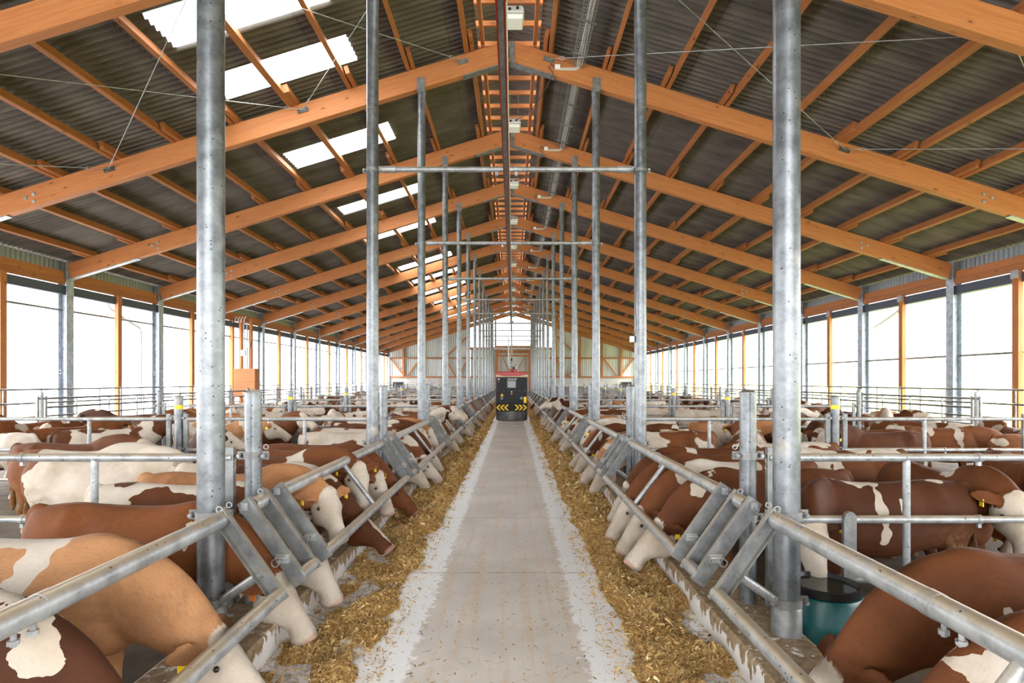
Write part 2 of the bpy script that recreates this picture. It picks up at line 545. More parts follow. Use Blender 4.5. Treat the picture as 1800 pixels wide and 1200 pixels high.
# ------------------------------------------------------------------ setting: ground, floors, kerbs, walls
mb = MB(); mb.add([(15.2, -40, -0.02), (420, -40, -0.02), (420, 420, -0.02), (15.2, 420, -0.02)], [(0, 1, 2, 3)])
struct('ground_right', mb, M['meadow'], smooth=False)
mb = MB(); mb.add([(-420, -40, -0.02), (-15.2, -40, -0.02), (-15.2, 420, -0.02), (-420, 420, -0.02)], [(0, 1, 2, 3)])
struct('ground_left', mb, M['gravel'], smooth=False)
mb = MB(); mb.box((0, (Y0 + YEND) / 2, -0.1), (3.56, YEND - Y0, 0.2))
struct('floor', mb, M['aisle'], smooth=False)
for s in (-1, 1):
    mb = MB(); mb.box((s * 8.6, (Y0 + YEND) / 2, -0.1), (13.2, YEND - Y0, 0.2))
    struct('floor', mb, M['pen'], smooth=False)
    mb = MB()
    ys = np.arange(Y0, YEND, 0.25)
    prof = [(1.78, -0.02), (1.78, 0.19), (1.80, 0.215), (2.30, 0.225), (2.34, 0.20), (2.34, -0.02)]
    vs_, fs_ = [], []
    for i, y in enumerate(ys):
        w = mnoise.noise(Vector((s * 3, y * 1.3, 0))) * 0.02
        for j, (x, z) in enumerate(prof):
            vs_.append((s * (x + (w if j < 3 else 0)), y, z))
    for i in range(len(ys) - 1):
        for j in range(len(prof) - 1):
            a = i * len(prof) + j
            q = (a, a + 1, a + 1 + len(prof), a + len(prof))
            fs_.append(q if s < 0 else q[::-1])
    mb.add(vs_, fs_)
    struct('trim_%d' % (1 if s < 0 else 2), mb, M['curb'], smooth=False)
    # low parapet, eaves boarding, cladding strip and rolled curtain on each long side
    nm = 'left' if s < 0 else 'right'
    hw = 0.62 if s < 0 else 0.78
    mb = MB(); mb.box((s * 15.16, (Y0 + YEND) / 2, hw / 2), (0.22, YEND - Y0, hw))
    struct('wall_' + nm, mb, M['concrete'], smooth=False)

# roof sheets: true corrugation, running down the slope
SKY = [(10.45, 11.52), (12.58, 13.58), (16.85, 17.95), (22.0, 23.05), (26.4, 27.4), (31.2, 32.2), (33.6, 34.6), (38.2, 39.2), (43.4, 44.4), (48.6, 49.6), (53.8, 54.8), (59.0, 60.0)]
PER, AMP = 0.177, 0.034
ys = np.arange(Y0, YEND + 0.75, PER / 6)
def corr(y): return AMP * math.cos(2 * math.pi * y / PER)
def sheet(xa, xb, ysel, dz=0.0, nx=1, mb=None, thick=0.0):
    mb = mb or MB()
    vs_, fs_ = [], []
    for y in ysel:
        for i in range(nx + 1):
            x = xa + (xb - xa) * i / nx
            vs_.append((x, y, roof_z(x) + dz + AMP + corr(y)))
    for i in range(len(ysel) - 1):
        for j in range(nx):
            a = i * (nx + 1) + j
            fs_.append((a, a + 1, a + nx + 2, a + nx + 1))
    return mb.add(vs_, fs_)
XI = 0.78
SK0, SK1 = -3.6, -6.7
mb = MB()
sheet(-XI, SK0, ys, mb=mb); sheet(SK1, -15.7, ys, mb=mb)
runs, cur = [], []
for y in ys:
    if any(a < y < b for a, b in SKY):
        if len(cur) > 1: runs.append(cur)
        cur = []
    else:
        cur.append(y)
runs.append(cur)
for r in runs:
    sheet(SK0, SK1, [r[0] - PER / 6] + list(r) + [r[-1] + PER / 6], mb=mb)
struct('ceiling_left', mb, M['roof'], angle=60)
mb = sheet(XI, 15.7, ys)
struct('ceiling_right', mb, M['roof'], angle=60)
for i, (a, b) in enumerate(SKY):
    sel = [y for y in ys if a - PER / 3 <= y <= b + PER / 3]
    struct('window_%d' % (i + 1), sheet(SK0 + 0.05, SK1 - 0.05, sel, 0.012), M['skylight'], angle=60)
# raised ridge cap with side gaps that let daylight in
mb = MB()
sheet(0, -1.0, ys, 0.55, mb=mb); sheet(0, 1.0, ys, 0.55, mb=mb)
struct('ceiling_ridge', mb, M['roof'], angle=60)

# far gable
YG = YEND + 0.35
mb = MB(); mb.box((0, YG, 1.24), (30.3, 0.25, 2.48))
struct('wall_back', mb, M['concrete'], smooth=False)
mb = MB()
xs, pr = [], 0.25
x = -15.1
while x < 15.1:
    xs += [(x, 0), (x + 0.10, 0), (x + 0.13, 0.05), (x + 0.22, 0.05)]
    x += pr
GX, GZ0 = 5.2, 6.27
def clad_strip(x0, x1, zlo, zhi):
    vs_, fs_ = [], []
    sel = [(x, d) for x, d in xs if x0 <= x <= x1]
    for x, d in sel:
        vs_ += [(x, YG + 0.1 + d, zlo(x)), (x, YG + 0.1 + d, zhi(x))]
    for i in range(len(sel) - 1):
        fs_.append((2 * i, 2 * i + 2, 2 * i + 3, 2 * i + 1))
    mb.add(vs_, fs_)
rz = lambda x: roof_z(x) + 0.02
clad_strip(-15.1, -GX, lambda x: 2.4, rz); clad_strip(GX, 15.1, lambda x: 2.4, rz); clad_strip(-GX, GX, lambda x: 2.4, lambda x: GZ0)
struct('wall_back.001', mb, M['clad'], smooth=False)
mb = MB(); mb.prism([(-GX, GZ0), (GX, GZ0), (GX, roof_z(GX)), (0, roof_z(0)), (-GX, roof_z(GX))], YG + 0.10, YG + 0.13)
struct('window_20', mb, M['skylight'], smooth=False)
# ------------------------------------------------------------------ timber and steel frame
def wood_bar(name, p0, p1, w, h, mat, parent=None, up=(0, 0, 1), bevel=0.008):
    """a timber whose own x axis runs along its length"""
    p0, p1 = Vector(p0), Vector(p1)
    t = (p1 - p0).normalized()
    s = Vector(up).cross(t).normalized()
    u = t.cross(s)
    L = (p1 - p0).length
    mb = MB(); mb.box((L / 2, 0, 0), (L, w, h))
    o = mb.build(name, mat, parent, smooth=False, bevel=bevel)
    m = Matrix((t, s, u)).transposed().to_4x4()
    m.translation = p0
    o.matrix_local = m
    return o

def nth(k): return ORD[k]
def frame_word(k):
    """frames counted from the open front towards the far gable"""
    return ORD[k]

ROOF_FRAMES = list(range(1, len(F)))
proto_r = {}
for s in (-1, 1):
    for k in range(3, len(F)):
        y = F[k]
        lab = 'orange glulam rafter on the %s, %s portal frame from the camera' % (SIDE[s], ORD[k - 3])
        if s in proto_r:
            o = copy_tree(proto_r[s]); o.location.y = y
        else:
            o = empty('rafter', (0, y, 0))
            x1 = HALF - 0.07
            zc = lambda x: rafter_z(x) + RH / 2
            b = wood_bar('timber', (s * 0.06, 0, zc(0.06)), (s * x1, 0, zc(x1)), 0.2, RH * math.cos(math.atan(PITCH)), M['wood'], o)
            m_ = MB(); m_.bar((s * 0.05, 0, rafter_z(0.05) - 0.01), (s * 1.15, 0, rafter_z(1.15) - 0.01), 0.21, 0.025)
            m_.build('splice_plate', M['galv_clean'], o, smooth=False)
            m_ = MB(); m_.bar((s * 12.6, 0, rafter_z(12.6) - 0.012), (s * 14.93, 0, rafter_z(14.93) - 0.012), 0.19, 0.025)
            m_.build('seat_plate', M['galv'], o, smooth=False)
            m_ = MB(); m_.box((s * 0.035, 0, rafter_z(0) + RH / 2 - 0.03), (0.05, 0.16, RH + 0.02)); m_.box((s * 0.09, -0.105, rafter_z(0) + RH / 2 - 0.03), (0.12, 0.012, RH))
            m_.build('apex_plate', M['galv_clean'], o, smooth=False)
            for bx, bz in ((11.9, 0.30), (12.1, 0.27), (11.9, 0.12)):
                m_ = MB(); m_.lathe([(0.0001, -0.03), (0.045, -0.02), (0.045, 0.0)], 12, (s * bx, -0.1, rafter_z(bx) + bz), 'y')
                m_.build('bolt', M['galv'], o)
            proto_r[s] = o
        tag(o, lab, 'rafter', 'glulam rafters of the portal frames')

# eave columns, standing on the parapet line
proto = None
for s in (-1, 1):
    for k in range(4, len(F)):
        lab = 'galvanised steel H column in the %s wall, carrying the %s portal frame' % (SIDE[s].replace(' side', '-side'), ORD[k - 3])
        if proto is None:
            o = empty('steel_column')
            m_ = MB(); h = rafter_z(HALF) + RH + 0.1
            m_.box((-0.14, 0, h / 2), (0.016, 0.32, h)); m_.box((0.14, 0, h / 2), (0.016, 0.32, h)); m_.box((0, 0, h / 2), (0.27, 0.012, h))
            m_.build('shaft', M['steel_blue'], o, smooth=False)
            m_ = MB(); m_.box((0, 0, rafter_z(HALF) + RH / 2), (0.25, 0.30, RH + 0.12))
            m_.build('head_plate', M['galv_dark'], o, smooth=False)
            m_ = MB()
            for zz in (2.4, 2.5):
                m_.lathe([(0.0001, -0.02), (0.02, -0.015), (0.02, 0)], 8, (-0.06, -0.148, zz), 'y')
            m_.build('bolt', M['galv'], o)
            proto = o
        else:
            o = copy_tree(proto)
        o.location = (s * 15.1, F[k], 0)
        tag(o, lab, 'column', 'steel columns of the side walls')

# intermediate timber posts of the side walls
proto = None
for s in (-1, 1):
    for k in range(4, len(F) - 1):
        y = F[k] + 2.5
        lab = 'timber wall post midway in the %s opening, %s bay from the camera' % (SIDE[s].replace(' side', '-side'), ORD[k - 4])
        if proto is None:
            o = empty('wall_post')
            wood_bar('timber', (0, 0, 0.6), (0, 0, 5.42), 0.15, 0.22, M['wood'], o, up=(0, 1, 0))
            m_ = MB(); m_.box((-0.09, 0, 5.3), (0.03, 0.26, 0.24)); m_.build('head_bracket', M['galv'], o, smooth=False)
            proto = o
        else:
            o = copy_tree(proto)
        o.location = (s * 15.05, y, 0)
        tag(o, lab, 'post', 'timber posts of the side walls')

for s in (-1, 1):
    nm = SIDE[s]
    for k in range(4, len(F) - 1):
        a, b = F[k] + 0.16, F[k + 1] - 0.16
        o = empty('eaves_board', (s * 15.08, a, 0))
        wood_bar('upper_board', (0, 0, 5.72), (0, b - a, 5.72), 0.10, 0.24, M['wood'], o)
        wood_bar('lower_board', (-s * 0.03, 0, 5.50), (-s * 0.03, b - a, 5.50), 0.12, 0.22, M['wood_dark'], o)
        tag(o, 'double timber eaves boards above the %s opening, %s bay from the camera' % (nm.replace(' side', '-side'), ORD[k - 4]), 'board', 'eaves boards of the long sides')
    m_ = MB()
    vs_, fs_ = [], []
    yy = np.arange(Y0, YEND, 0.09)
    for i, y in enumerate(yy):
        d = 0.03 if i % 2 else 0.0
        vs_ += [(s * (15.22 + d), y, 5.75), (s * (15.22 + d), y, 6.22)]
    for i in range(len(yy) - 1):
        fs_.append((2 * i, 2 * i + 2, 2 * i + 3, 2 * i + 1))
    m_.add(vs_, fs_)
    struct('trim_%d' % (3 if s < 0 else 4), m_, M['strip'], smooth=False)
    m_ = MB(); m_.bar((s * 15.2, Y0, 5.22), (s * 15.2, YEND, 5.22), 0.26, 0.30)
    tag(m_.build('roller_curtain', M['band'], smooth=False), 'dark rolled wind curtain running under the eaves boards on the %s' % nm, 'curtain')
    zz = 4.55 if s < 0 else 3.0
    m_ = MB(); m_.tube((s * 15.24, Y0, zz), (s * 15.24, YEND, zz), 0.042, 10)
    tag(m_.build('curtain_tube', M['galv_dark']), 'thin dark curtain tube crossing the whole %s opening' % nm.replace(' side', '-side'), 'tube')

# purlins: each bay has its own, lapping past the frame beside the next one
PX = [1.0 + 1.47 * j for j in range(10)]
DEEP = {-1: (3,), 1: (5,)}
pp = {}
for s in (-1, 1):
    for j, x in enumerate(PX):
        deep = x and j in DEEP[s]
        for k in range(3, len(F) - 1):
            off = 0.065 if k % 2 else -0.065
            key = (deep,)
            w, h = (0.15, PH) if deep else (0.105, PH)
            p0 = (0, -0.75, 0); p1 = (0, BAY + 0.14, 0)
            if key not in pp:
                o = wood_bar('purlin', p0, p1, w, h, M['wood_dark'])
                pp[key] = o
            else:
                o = pp[key].copy(); COL.objects.link(o)
            xx = s * (x + off)
            rot = Matrix.Rotation(s * math.atan(PITCH), 4, 'Y')
            base = Matrix.Translation((xx, F[k], roof_z(x + off) - PH / 2 - 0.012))
            o.matrix_world = base @ rot @ Matrix(((0, -1, 0), (1, 0, 0), (0, 0, 1))).to_4x4() @ Matrix.Translation((-0.75, 0, 0))
            tag(o, '%s purlin down from the ridge on the %s, %s bay from the camera' % (ORD[j], SIDE[s], ORD[k - 3]), 'purlin', 'roof purlins')

# ridge: two edge timbers per bay and the cross battens under the raised cap
pb = pe = None
nb = 0
for k in range(3, len(F) - 1):
    for i in range(6):
        y = F[k] + 0.42 + i * 0.83
        if pb is None:
            o = pb = wood_bar('ridge_batten', (-0.86, 0, 0), (0.86, 0, 0), 0.07, 0.13, M['wood'])
        else:
            o = pb.copy(); COL.objects.link(o)
        o.location = (-0.86, y, 10.88)
        tag(o, '%s cross batten of the %s bay under the raised ridge cap' % (ORD[i], ORD[k - 3]), 'batten', 'ridge battens')
    for s in (-1, 1):
        if pe is None:
            o = pe = wood_bar('ridge_curb', (0, 0.02, 0), (0, BAY - 0.02, 0), 0.09, 0.22, M['wood'])
        else:
            o = pe.copy(); COL.objects.link(o)
        o.location = (s * 0.66, F[k] + 0.02, 10.70)
        tag(o, 'upright ridge timber along the cap on the %s, %s bay from the camera' % (SIDE[s], ORD[k - 3]), 'timber', 'ridge timbers')

# ------------------------------------------------------------------ steel poles along the feed fences, with cross ties
def collar(parent, x, y, z, r, s, ring=True):
    m_ = MB()
    m_.lathe([(r + 0.001, -0.03), (r + 0.014, -0.03), (r + 0.014, 0.03), (r + 0.001, 0.03)], 24, (x, y, z))
    for a in (-1, 1):
        m_.box((x + a * (r + 0.035), y, z), (0.06, 0.02, 0.07))
        m_.lathe([(0.022, -0.035), (0.022, 0.035)], 10, (x + a * (r + 0.035), y, z), 'y')
    cl = m_.build('clamp', M['galv_dark'], parent)
    m_ = MB()
    for a in (-1, 1):
        m_.lathe([(0.010, -0.065), (0.010, 0.055)], 8, (x + a * (r + 0.035), y, z), 'y')
        m_.lathe([(0.018, -0.06), (0.018, -0.045)], 6, (x + a * (r + 0.035), y, z), 'y')
    m_.build('bolt', M['galv'], cl)
    if ring:
        m_ = MB(); m_.ring((x - s * (r + 0.05), y - 0.02, z + 0.075), 0.020, 0.005, 'y'); m_.build('ring', M['galv'], cl)

PR = 0.0975
pole_p = {}
for s in (-1, 1):
    for k in range(2, len(F) - 1):
        y = F[k]
        if s not in pole_p:
            o = empty('support_pole')
            top = rafter_z(2.2)
            m_ = MB(); m_.tube((0, 0, 0.222), (0, 0, top - 0.02), PR, 32); m_.build('shaft', M['galv_pole'], o)
            m_ = MB(); m_.lathe([(PR + 0.012, 0.0), (PR + 0.012, 0.22), (PR + 0.003, 0.235)], 32, (0, 0, 0.20)); m_.build('base_sleeve', M['galv_dark'], o)
            m_ = MB(); m_.box((0, -0.115, top + 0.08), (0.2, 0.014, 0.36)); m_.box((0, 0.115, top + 0.08), (0.2, 0.014, 0.36)); m_.box((0, 0, top - 0.03), (0.22, 0.26, 0.016))
            m_.build('head_bracket', M['galv_clean'], o, smooth=False)
            m_ = MB(); m_.lathe([(PR + 0.002, -0.004), (PR + 0.004, 0.0), (PR + 0.002, 0.004)], 32, (0, 0, 6.6)); m_.build('joint', M['galv_dark'], o)
            collar(o, 0, 0, 1.13, PR, s)
            collar(o, 0, 0, 0.47, PR, s, False)
            collar(o, 0, 0, 5.6, PR, s, False)
            pole_p[s] = o
        else:
            o = copy_tree(pole_p[s])
        o.location = (s * 2.2, y, 0)
        tag(o, 'tall galvanised round pole on the %s kerb, %s from the camera end' % (SIDE[s].split()[0] + '-side', ORD[k - 2]), 'pole', 'support poles along the feed fences')
proto = None
for k in range(3, len(F) - 1):
    if proto is None:
        o = proto = empty('cross_tie')
        m_ = MB(); m_.tube((-2.06, 0, 0), (2.06, 0, 0), 0.044, 18); m_.build('tube', M['galv'], o)
        for a in (-1, 1):
            m_ = MB(); m_.tube((a * 1.82, 0, 0), (a * 2.05, 0, 0), 0.056, 18); m_.box((a * 2.075, 0, 0), (0.06, 0.02, 0.10)); m_.build('end_fitting', M['galv'], o)
        m_ = MB()
        for a in (-0.16, 0.16):
            m_.lathe([(0.052, -0.03), (0.052, 0.03)], 16, (a, 0, 0), 'x'); m_.box((a, 0, -0.07), (0.05, 0.05, 0.07))
        m_.build('rail_clamp', M['galv'], o)
    else:
        o = copy_tree(proto)
    o.location = (0, F[k], 5.62)
    tag(o, 'horizontal tie tube between two tall poles, %s tie from the camera' % ORD[k - 3], 'tube', 'tie tubes between the poles')

# overhead track for the feeding machine, with the conductor rails
o = thing('overhead_track', 'dark suspended track with red conductor rails running the length under the ridge', 'track')
m_ = MB(); z = 5.45
m_.box((0, 35.5, z + 0.07), (0.05, 67, 0.014)); m_.box((0, 35.5, z - 0.07), (0.05, 67, 0.014)); m_.box((0, 35.5, z), (0.012, 67, 0.13))
m_.build('beam', M['galv_dark'], o, smooth=False)
for a in (-1, 1):
    m_ = MB(); m_.box((a * 0.036, 35.5, z + 0.0), (0.016, 67, 0.10)); m_.build('conductor_rail', M['red'], o, smooth=False)
m_ = MB()
for i in range(50):
    m_.box((0, 2.4 + i * 1.3, z + 0.05), (0.10, 0.035, 0.03))
m_.build('clip', M['galv'], o, smooth=False)
m_ = MB(); m_.tube((0.045, 2, z + 0.10), (0.045, 69, z + 0.10), 0.012, 8); m_.build('cable', M['cable'], o)

# ------------------------------------------------------------------ lamps, junction boxes, cable tray
lamp = None
for k in range(3, len(F) - 1):
    y = F[k] + 2.5
    if lamp is None:
        o = lamp = empty('bay_lamp')
        m_ = MB(); m_.box((0, 0, 0.0), (0.40, 0.50, 0.16), taper=0.15); m_.build('housing', M['lamp'], o, smooth=False, bevel=0.025)
        m_ = MB(); m_.box((0, 0, -0.13), (0.34, 0.40, 0.10)); m_.build('lens', M['white'], o, smooth=False, bevel=0.02)
        m_ = MB(); m_.tube((-0.12, 0, 0.05), (-0.12, 0, 0.9), 0.006, 6); m_.tube((0.12, 0, 0.05), (0.12, 0, 0.9), 0.006, 6); m_.build('hanger', M['galv_dark'], o)
        m_ = MB(); m_.lathe([(0.03, -0.01), (0.03, 0.01)], 12, (0.06, -0.255, 0), 'y'); m_.lathe([(0.03, -0.01), (0.03, 0.01)], 12, (-0.1, -0.255, -0.02), 'y'); m_.build('gland', M['rubber'], o)
    else:
        o = copy_tree(lamp)
    o.location = (0.14, y, 9.75)
    tag(o, 'pale box lamp hanging under the ridge, %s from the camera' % ORD[k - 3], 'lamp', 'ridge lamps')
jb = None
for k in range(4, len(F) - 1):
    if jb is None:
        o = jb = empty('junction_box')
        m_ = MB(); m_.box((1.22, -0.13, rafter_z(1.2) + 0.20), (0.13, 0.07, 0.12)); m_.build('box', M['white'], o, smooth=False, bevel=0.01)
        m_ = MB(); zz = rafter_z(1.4) + 0.22
        m_.path([(1.28, -0.12, zz + 0.02), (1.66, -0.12, zz + 0.02), (1.74, -0.12, zz + 0.05), (1.76, -0.12, zz + 0.16)], 0.014, 8)
        m_.path([(1.28, -0.12, zz - 0.02), (1.68, -0.12, zz - 0.02), (1.78, -0.12, zz + 0.04), (1.80, -0.12, zz + 0.16)], 0.014, 8)
        m_.build('conduit', M['cable'], o)
        m_ = MB()
        pts = [(1.16, -0.12, rafter_z(1.2) + 0.2), (1.05, -0.13, rafter_z(1.1) + 0.26), (1.0, -0.13, rafter_z(1.1) + 0.16), (1.10, -0.14, rafter_z(1.1) + 0.04), (1.08, -0.1, rafter_z(1.1) - 0.05)]
        a, b = Vector((1.08, -0.1, rafter_z(1.1) - 0.06)), Vector((0.2, 2.25, 9.76))
        for i in range(1, 11):
            t = i / 10
            q = a.lerp(b, t); q.z -= 0.22 * math.sin(math.pi * t); pts.append(tuple(q))
        m_.path(pts, 0.012, 6); m_.build('cable', M['rubber'], o)
    else:
        o = copy_tree(jb)
    o.location = (0, F[k], 0)
    tag(o, 'small white junction box with a black lamp cable on the meadow-side rafter, %s along' % ORD[k - 4], 'junction box', 'junction boxes on the rafters')
o = thing('cable_tray', 'wire mesh cable tray with grey cables running under the meadow-side purlins', 'cable tray')
m_ = MB()
tx, tz, ty0, ty1 = 1.72, roof_z(1.72) - PH - 0.16, 2.0, 69.0
sl = math.atan(PITCH)
def T(u, v): return (tx + u * math.cos(sl) + v * math.sin(sl), tz - u * math.sin(sl) + v * math.cos(sl))
wires = [(-0.15, 0.1), (-0.15, 0.05), (-0.15, 0), (-0.1, 0), (-0.05, 0), (0, 0), (0.05, 0), (0.1, 0), (0.15, 0), (0.15, 0.05), (0.15, 0.1)]
for u, v in wires:
    x, z = T(u, v); m_.tube((x, ty0, z), (x, ty1, z), 0.0045, 5, cap=False)
y = ty0
while y < 45:
    pts = [T(-0.15, 0.1), T(-0.15, 0), T(0.15, 0), T(0.15, 0.1)]
    m_.path([(p[0], y, p[1]) for p in pts], 0.0045, 4, cap=False); y += 0.11 if y < 25 else 0.22
m_.build('mesh', M['galv'], o)
m_ = MB()
for i in range(6):
    u0 = -0.02 + 0.022 * i
    pts = []
    for q in range(60):
        x, z = T(u0 + 0.012 * math.sin(q * 0.9 + i * 2), 0.02 + 0.012 * (i % 2)); pts.append((x, ty0 + (ty1 - ty0) * q / 59, z))
    m_.path(pts, 0.013, 6)
m_.build('cable', M['cable'], o)
m_ = MB()
y = ty0 + 0.4
while y < ty1:
    a, b = T(-0.22, -0.02), T(0.22, -0.02)
    m_.bar((a[0], y, a[1]), (b[0], y, b[1]), 0.04, 0.03); y += 1.25
m_.build('bracket', M['galv_clean'], o, smooth=False)

# ------------------------------------------------------------------ wind bracing between the third and fourth frames
def brace(xa, xb, which, lab):
    k2, k1 = 4, 3
    p0 = Vector((xa, F[k2] - 0.14, rafter_z(xa) + 0.34)); p1 = Vector((xb, F[k1] + 0.14, rafter_z(xb) + 0.34))
    o = thing('bracing_rod', lab, 'brace', tuple(p0), 0, 'roof bracing rods')
    d = (p1 - p0); L = d.length; t = d / L
    m_ = MB(); m_.tube((0, 0, 0), t * 0.32, 0.009, 8); m_.tube(t * 0.46, d, 0.009, 8); m_.build('rod', M['galv'], o)
    s = t.cross(Vector((0, 0, 1))).normalized(); u = s.cross(t)
    pts = [t * 0.31 + (t * (0.075 * (1 - math.cos(a))) + u * 0.032 * math.sin(a)) for a in [2 * math.pi * i / 20 for i in range(21)]]
    m_ = MB(); m_.path(pts, 0.009, 6, cap=False); m_.build('turnbuckle', M['galv'], o)
    m_ = MB(); sg = 1 if xa > 0 else -1
    m_.bar((-0.13, 0.02, 0.13 * PITCH * sg), (0.13, 0.035, -0.13 * PITCH * sg), 0.03, 0.11); m_.build('bracket', M['galv_clean'], o, smooth=False)
    for q in (-0.09, 0.09):
        m_ = MB(); m_.lathe([(0.012, -0.02), (0.012, 0.02)], 8, (q, 0.015, -q * PITCH * sg), 'y'); m_.build('bolt', M['galv'], o)
NODES = {-1: [1.15, 5.15, 10.0, 14.6], 1: [1.0, 8.4, 14.6]}
for s in (-1, 1):
    n = NODES[s]
    for i in range(len(n) - 1):
        brace(s * n[i], s * n[i + 1], 0, 'steel bracing rod on the %s, falling outward from the %s bracket below the ridge' % (SIDE[s], ORD[i]))
        brace(s * n[i + 1], s * n[i], 0, 'steel bracing rod on the %s, rising inward from the %s bracket below the ridge' % (SIDE[s], ORD[i + 1]))

# ------------------------------------------------------------------ far gable: framing, door, small windows
o = tag(empty('door_1', (0.12, YG - 0.05, 0)), kind='structure')
m_ = MB()
for a in (-2.05, 2.05): m_.box((a, -0.15, 3.0), (0.34, 0.25, 6.0))
m_.box((0, -0.15, 5.75), (4.3, 0.22, 0.42)); m_.box((0, -0.15, 6.35), (4.4, 0.2, 0.2))
m_.build('door_frame', M['wood'], o, smooth=False)
m_ = MB()
for i in range(19):
    m_.box((-1.82 + i * 0.2, -0.12, 2.75), (0.14, 0.05, 5.4))
m_.box((0, -0.07, 2.75), (3.8, 0.05, 5.4))
m_.build('door_leaf', M['clad'], o, smooth=False)
m_ = MB()
m_.bar((-1.85, -0.2, 5.2), (1.85, -0.2, 5.2), 0.08, 0.2); m_.bar((-1.85, -0.2, 3.2), (1.85, -0.2, 3.2), 0.08, 0.2)
for a in (-1, 1):
    m_.bar((a * 1.35, -0.2, 5.1), (a * 0.35, -0.2, 3.0), 0.08, 0.18, (0, 1, 0)); m_.bar((a * 1.5, -0.2, 5.1), (a * 1.5, -0.2, 3.3), 0.08, 0.18, (0, 1, 0))
m_.build('door_brace', M['wood'], o, smooth=False)
GP = [-13.3, -11.0, -8.3, -5.3, 5.3, 8.3, 11.0, 13.3]
for i, x in enumerate(GP):
    o = wood_bar('gable_post', (x, YG - 0.15, 2.5), (x, YG - 0.15, roof_z(x) - 0.1), 0.24, 0.26, M['wood'], up=(0, 1, 0))
    tag(o, 'timber post of the far gable, %s across from the %s wall' % (ORD[i if i < 4 else 7 - i], SIDE[-1 if i < 4 else 1].split()[0] + '-side'), 'post', 'gable posts')
for i, x in enumerate((-2.05, 2.3)):
    o = wood_bar('gable_mullion', (x, YG - 0.15, 6.2), (x, YG - 0.15, roof_z(x) - 0.1), 0.2, 0.2, M['wood'], up=(0, 1, 0))
    tag(o, 'timber mullion in front of the bright gable glazing, %s' % SIDE[-1 if x < 0 else 1], 'post', 'glazing mullions')
for s in (-1, 1):
    for zz, x1, wd in ((2.6, 15.0, 'lower'), (4.9, 15.0, 'upper')):
        x0 = 2.4 if zz > 3 else 2.4
        o = wood_bar('gable_rail', (s * x0, YG - 0.2, zz), (s * x1, YG - 0.2, zz), 0.16, 0.18, M['wood_dark'])
        tag(o, '%s horizontal timber rail of the far gable on the %s' % (wd, SIDE[s]), 'rail', 'gable rails')
    o = wood_bar('gable_rail', (s * 2.4, YG - 0.2, 6.1), (s * 5.2, YG - 0.2, 6.1 if s else 6), 0.16, 0.3, M['wood'])
    tag(o, 'short timber rail under the bright gable glazing on the %s' % SIDE[s], 'rail', 'gable rails')
    for i, (xa, za, xb, zb) in enumerate(((14.8, 4.8, 13.2, 2.7), (11.2, 4.8, 12.9, 2.7), (8.2, 4.8, 6.9, 2.7), (5.4, 4.8, 6.6, 2.7), (8.2, 5.0, 5.5, 7.6))):
        o = wood_bar('gable_brace', (s * xa, YG - 0.2, za), (s * xb, YG - 0.2, zb), 0.16, 0.16, M['wood'], up=(0, 1, 0))
        tag(o, 'slanting timber brace of the far gable, %s, %s in from the wall' % (SIDE[s], ORD[i]), 'brace', 'gable braces')
    o = empty('window_%d' % (30 + (s > 0)), (s * 13.95, YG - 0.14, 1.62)); tag(o, kind='structure')
    m_ = MB(); m_.box((0, 0, 0), (1.25, 0.05, 0.75)); m_.build('window_pane', M['black'], o, smooth=False)
    m_ = MB()
    for a in (-1, 1): m_.box((a * 0.63, -0.02, 0), (0.06, 0.08, 0.8)); m_.box((0, -0.02, a * 0.39), (1.3, 0.08, 0.06))
    m_.build('window_frame', M['galv_dark'], o, smooth=False)

# ------------------------------------------------------------------ distribution board with conduits on the skylight-side wall
o = thing('distribution_board', 'boxed plywood distribution board with metal conduits on timber posts by the skylight-side wall', 'distribution board', (-14.55, 30.9, 0))
for i, a in enumerate((-0.62, -0.12, 0.42)):
    wood_bar('timber', (a, 0, 0.6), (a, 0, 5.5), 0.2 if i == 0 else 0.14, 0.2, M['wood'], o, up=(0, 1, 0))
m_ = MB(); m_.box((0.35, -0.35, 2.05), (1.15, 0.55, 1.5)); m_.build('cabinet', M['ply'], o, smooth=False, bevel=0.02)
m_ = MB()
for a in (0.1, 0.28): m_.tube((a, -0.16, 2.8), (a, -0.16, 5.3), 0.035, 10)
m_.build('conduit', M['galv'], o)
for q in ((0.25, 4.1), (0.02, 3.65)):
    m_ = MB(); m_.box((q[0] + 0.08, -0.2, q[1]), (0.26, 0.12, 0.32)); m_.build('switch_box', M['grey'], o, smooth=False, bevel=0.01)
m_ = MB()
for i in range(7):
    m_.path([(-0.85 + i * 0.16, -0.12, 5.3), (-0.85 + i * 0.16, -0.12, 5.5), (-0.8 + i * 0.16, -0.02, 5.62)], 0.03, 8)
m_.build('cable_loop', M['white'], o)

# downpipes just outside the walls
for s, spots in ((-1, (21.9, 46.9)), (1, (22.6, 47.6))):
    for i, y in enumerate(spots):
        e = 1.9 if s < 0 else 1.9
        m_ = MB()
        m_.path([(0, -0.0 if s < 0 else 0.0, 5.25), (0, 0, 5.05), (0, 0.05, 4.95), (0, e * 0.5, 4.62), (0, e - 0.08, 4.35), (0, e, 4.2), (0, e, 4.0), (0, e, -0.02)], 0.07, 12)
        for zz in (1.2, 3.4): m_.box((-s * 0.1, e, zz), (0.2, 0.05, 0.04))
        o = m_.build('downpipe', M['pvc'], loc=(s * 15.5, y, 0))
        tag(o, 'pale plastic downpipe with a swan neck outside the %s wall, %s one along' % (SIDE[s].split()[0] + '-side', ORD[i]), 'downpipe', 'downpipes')

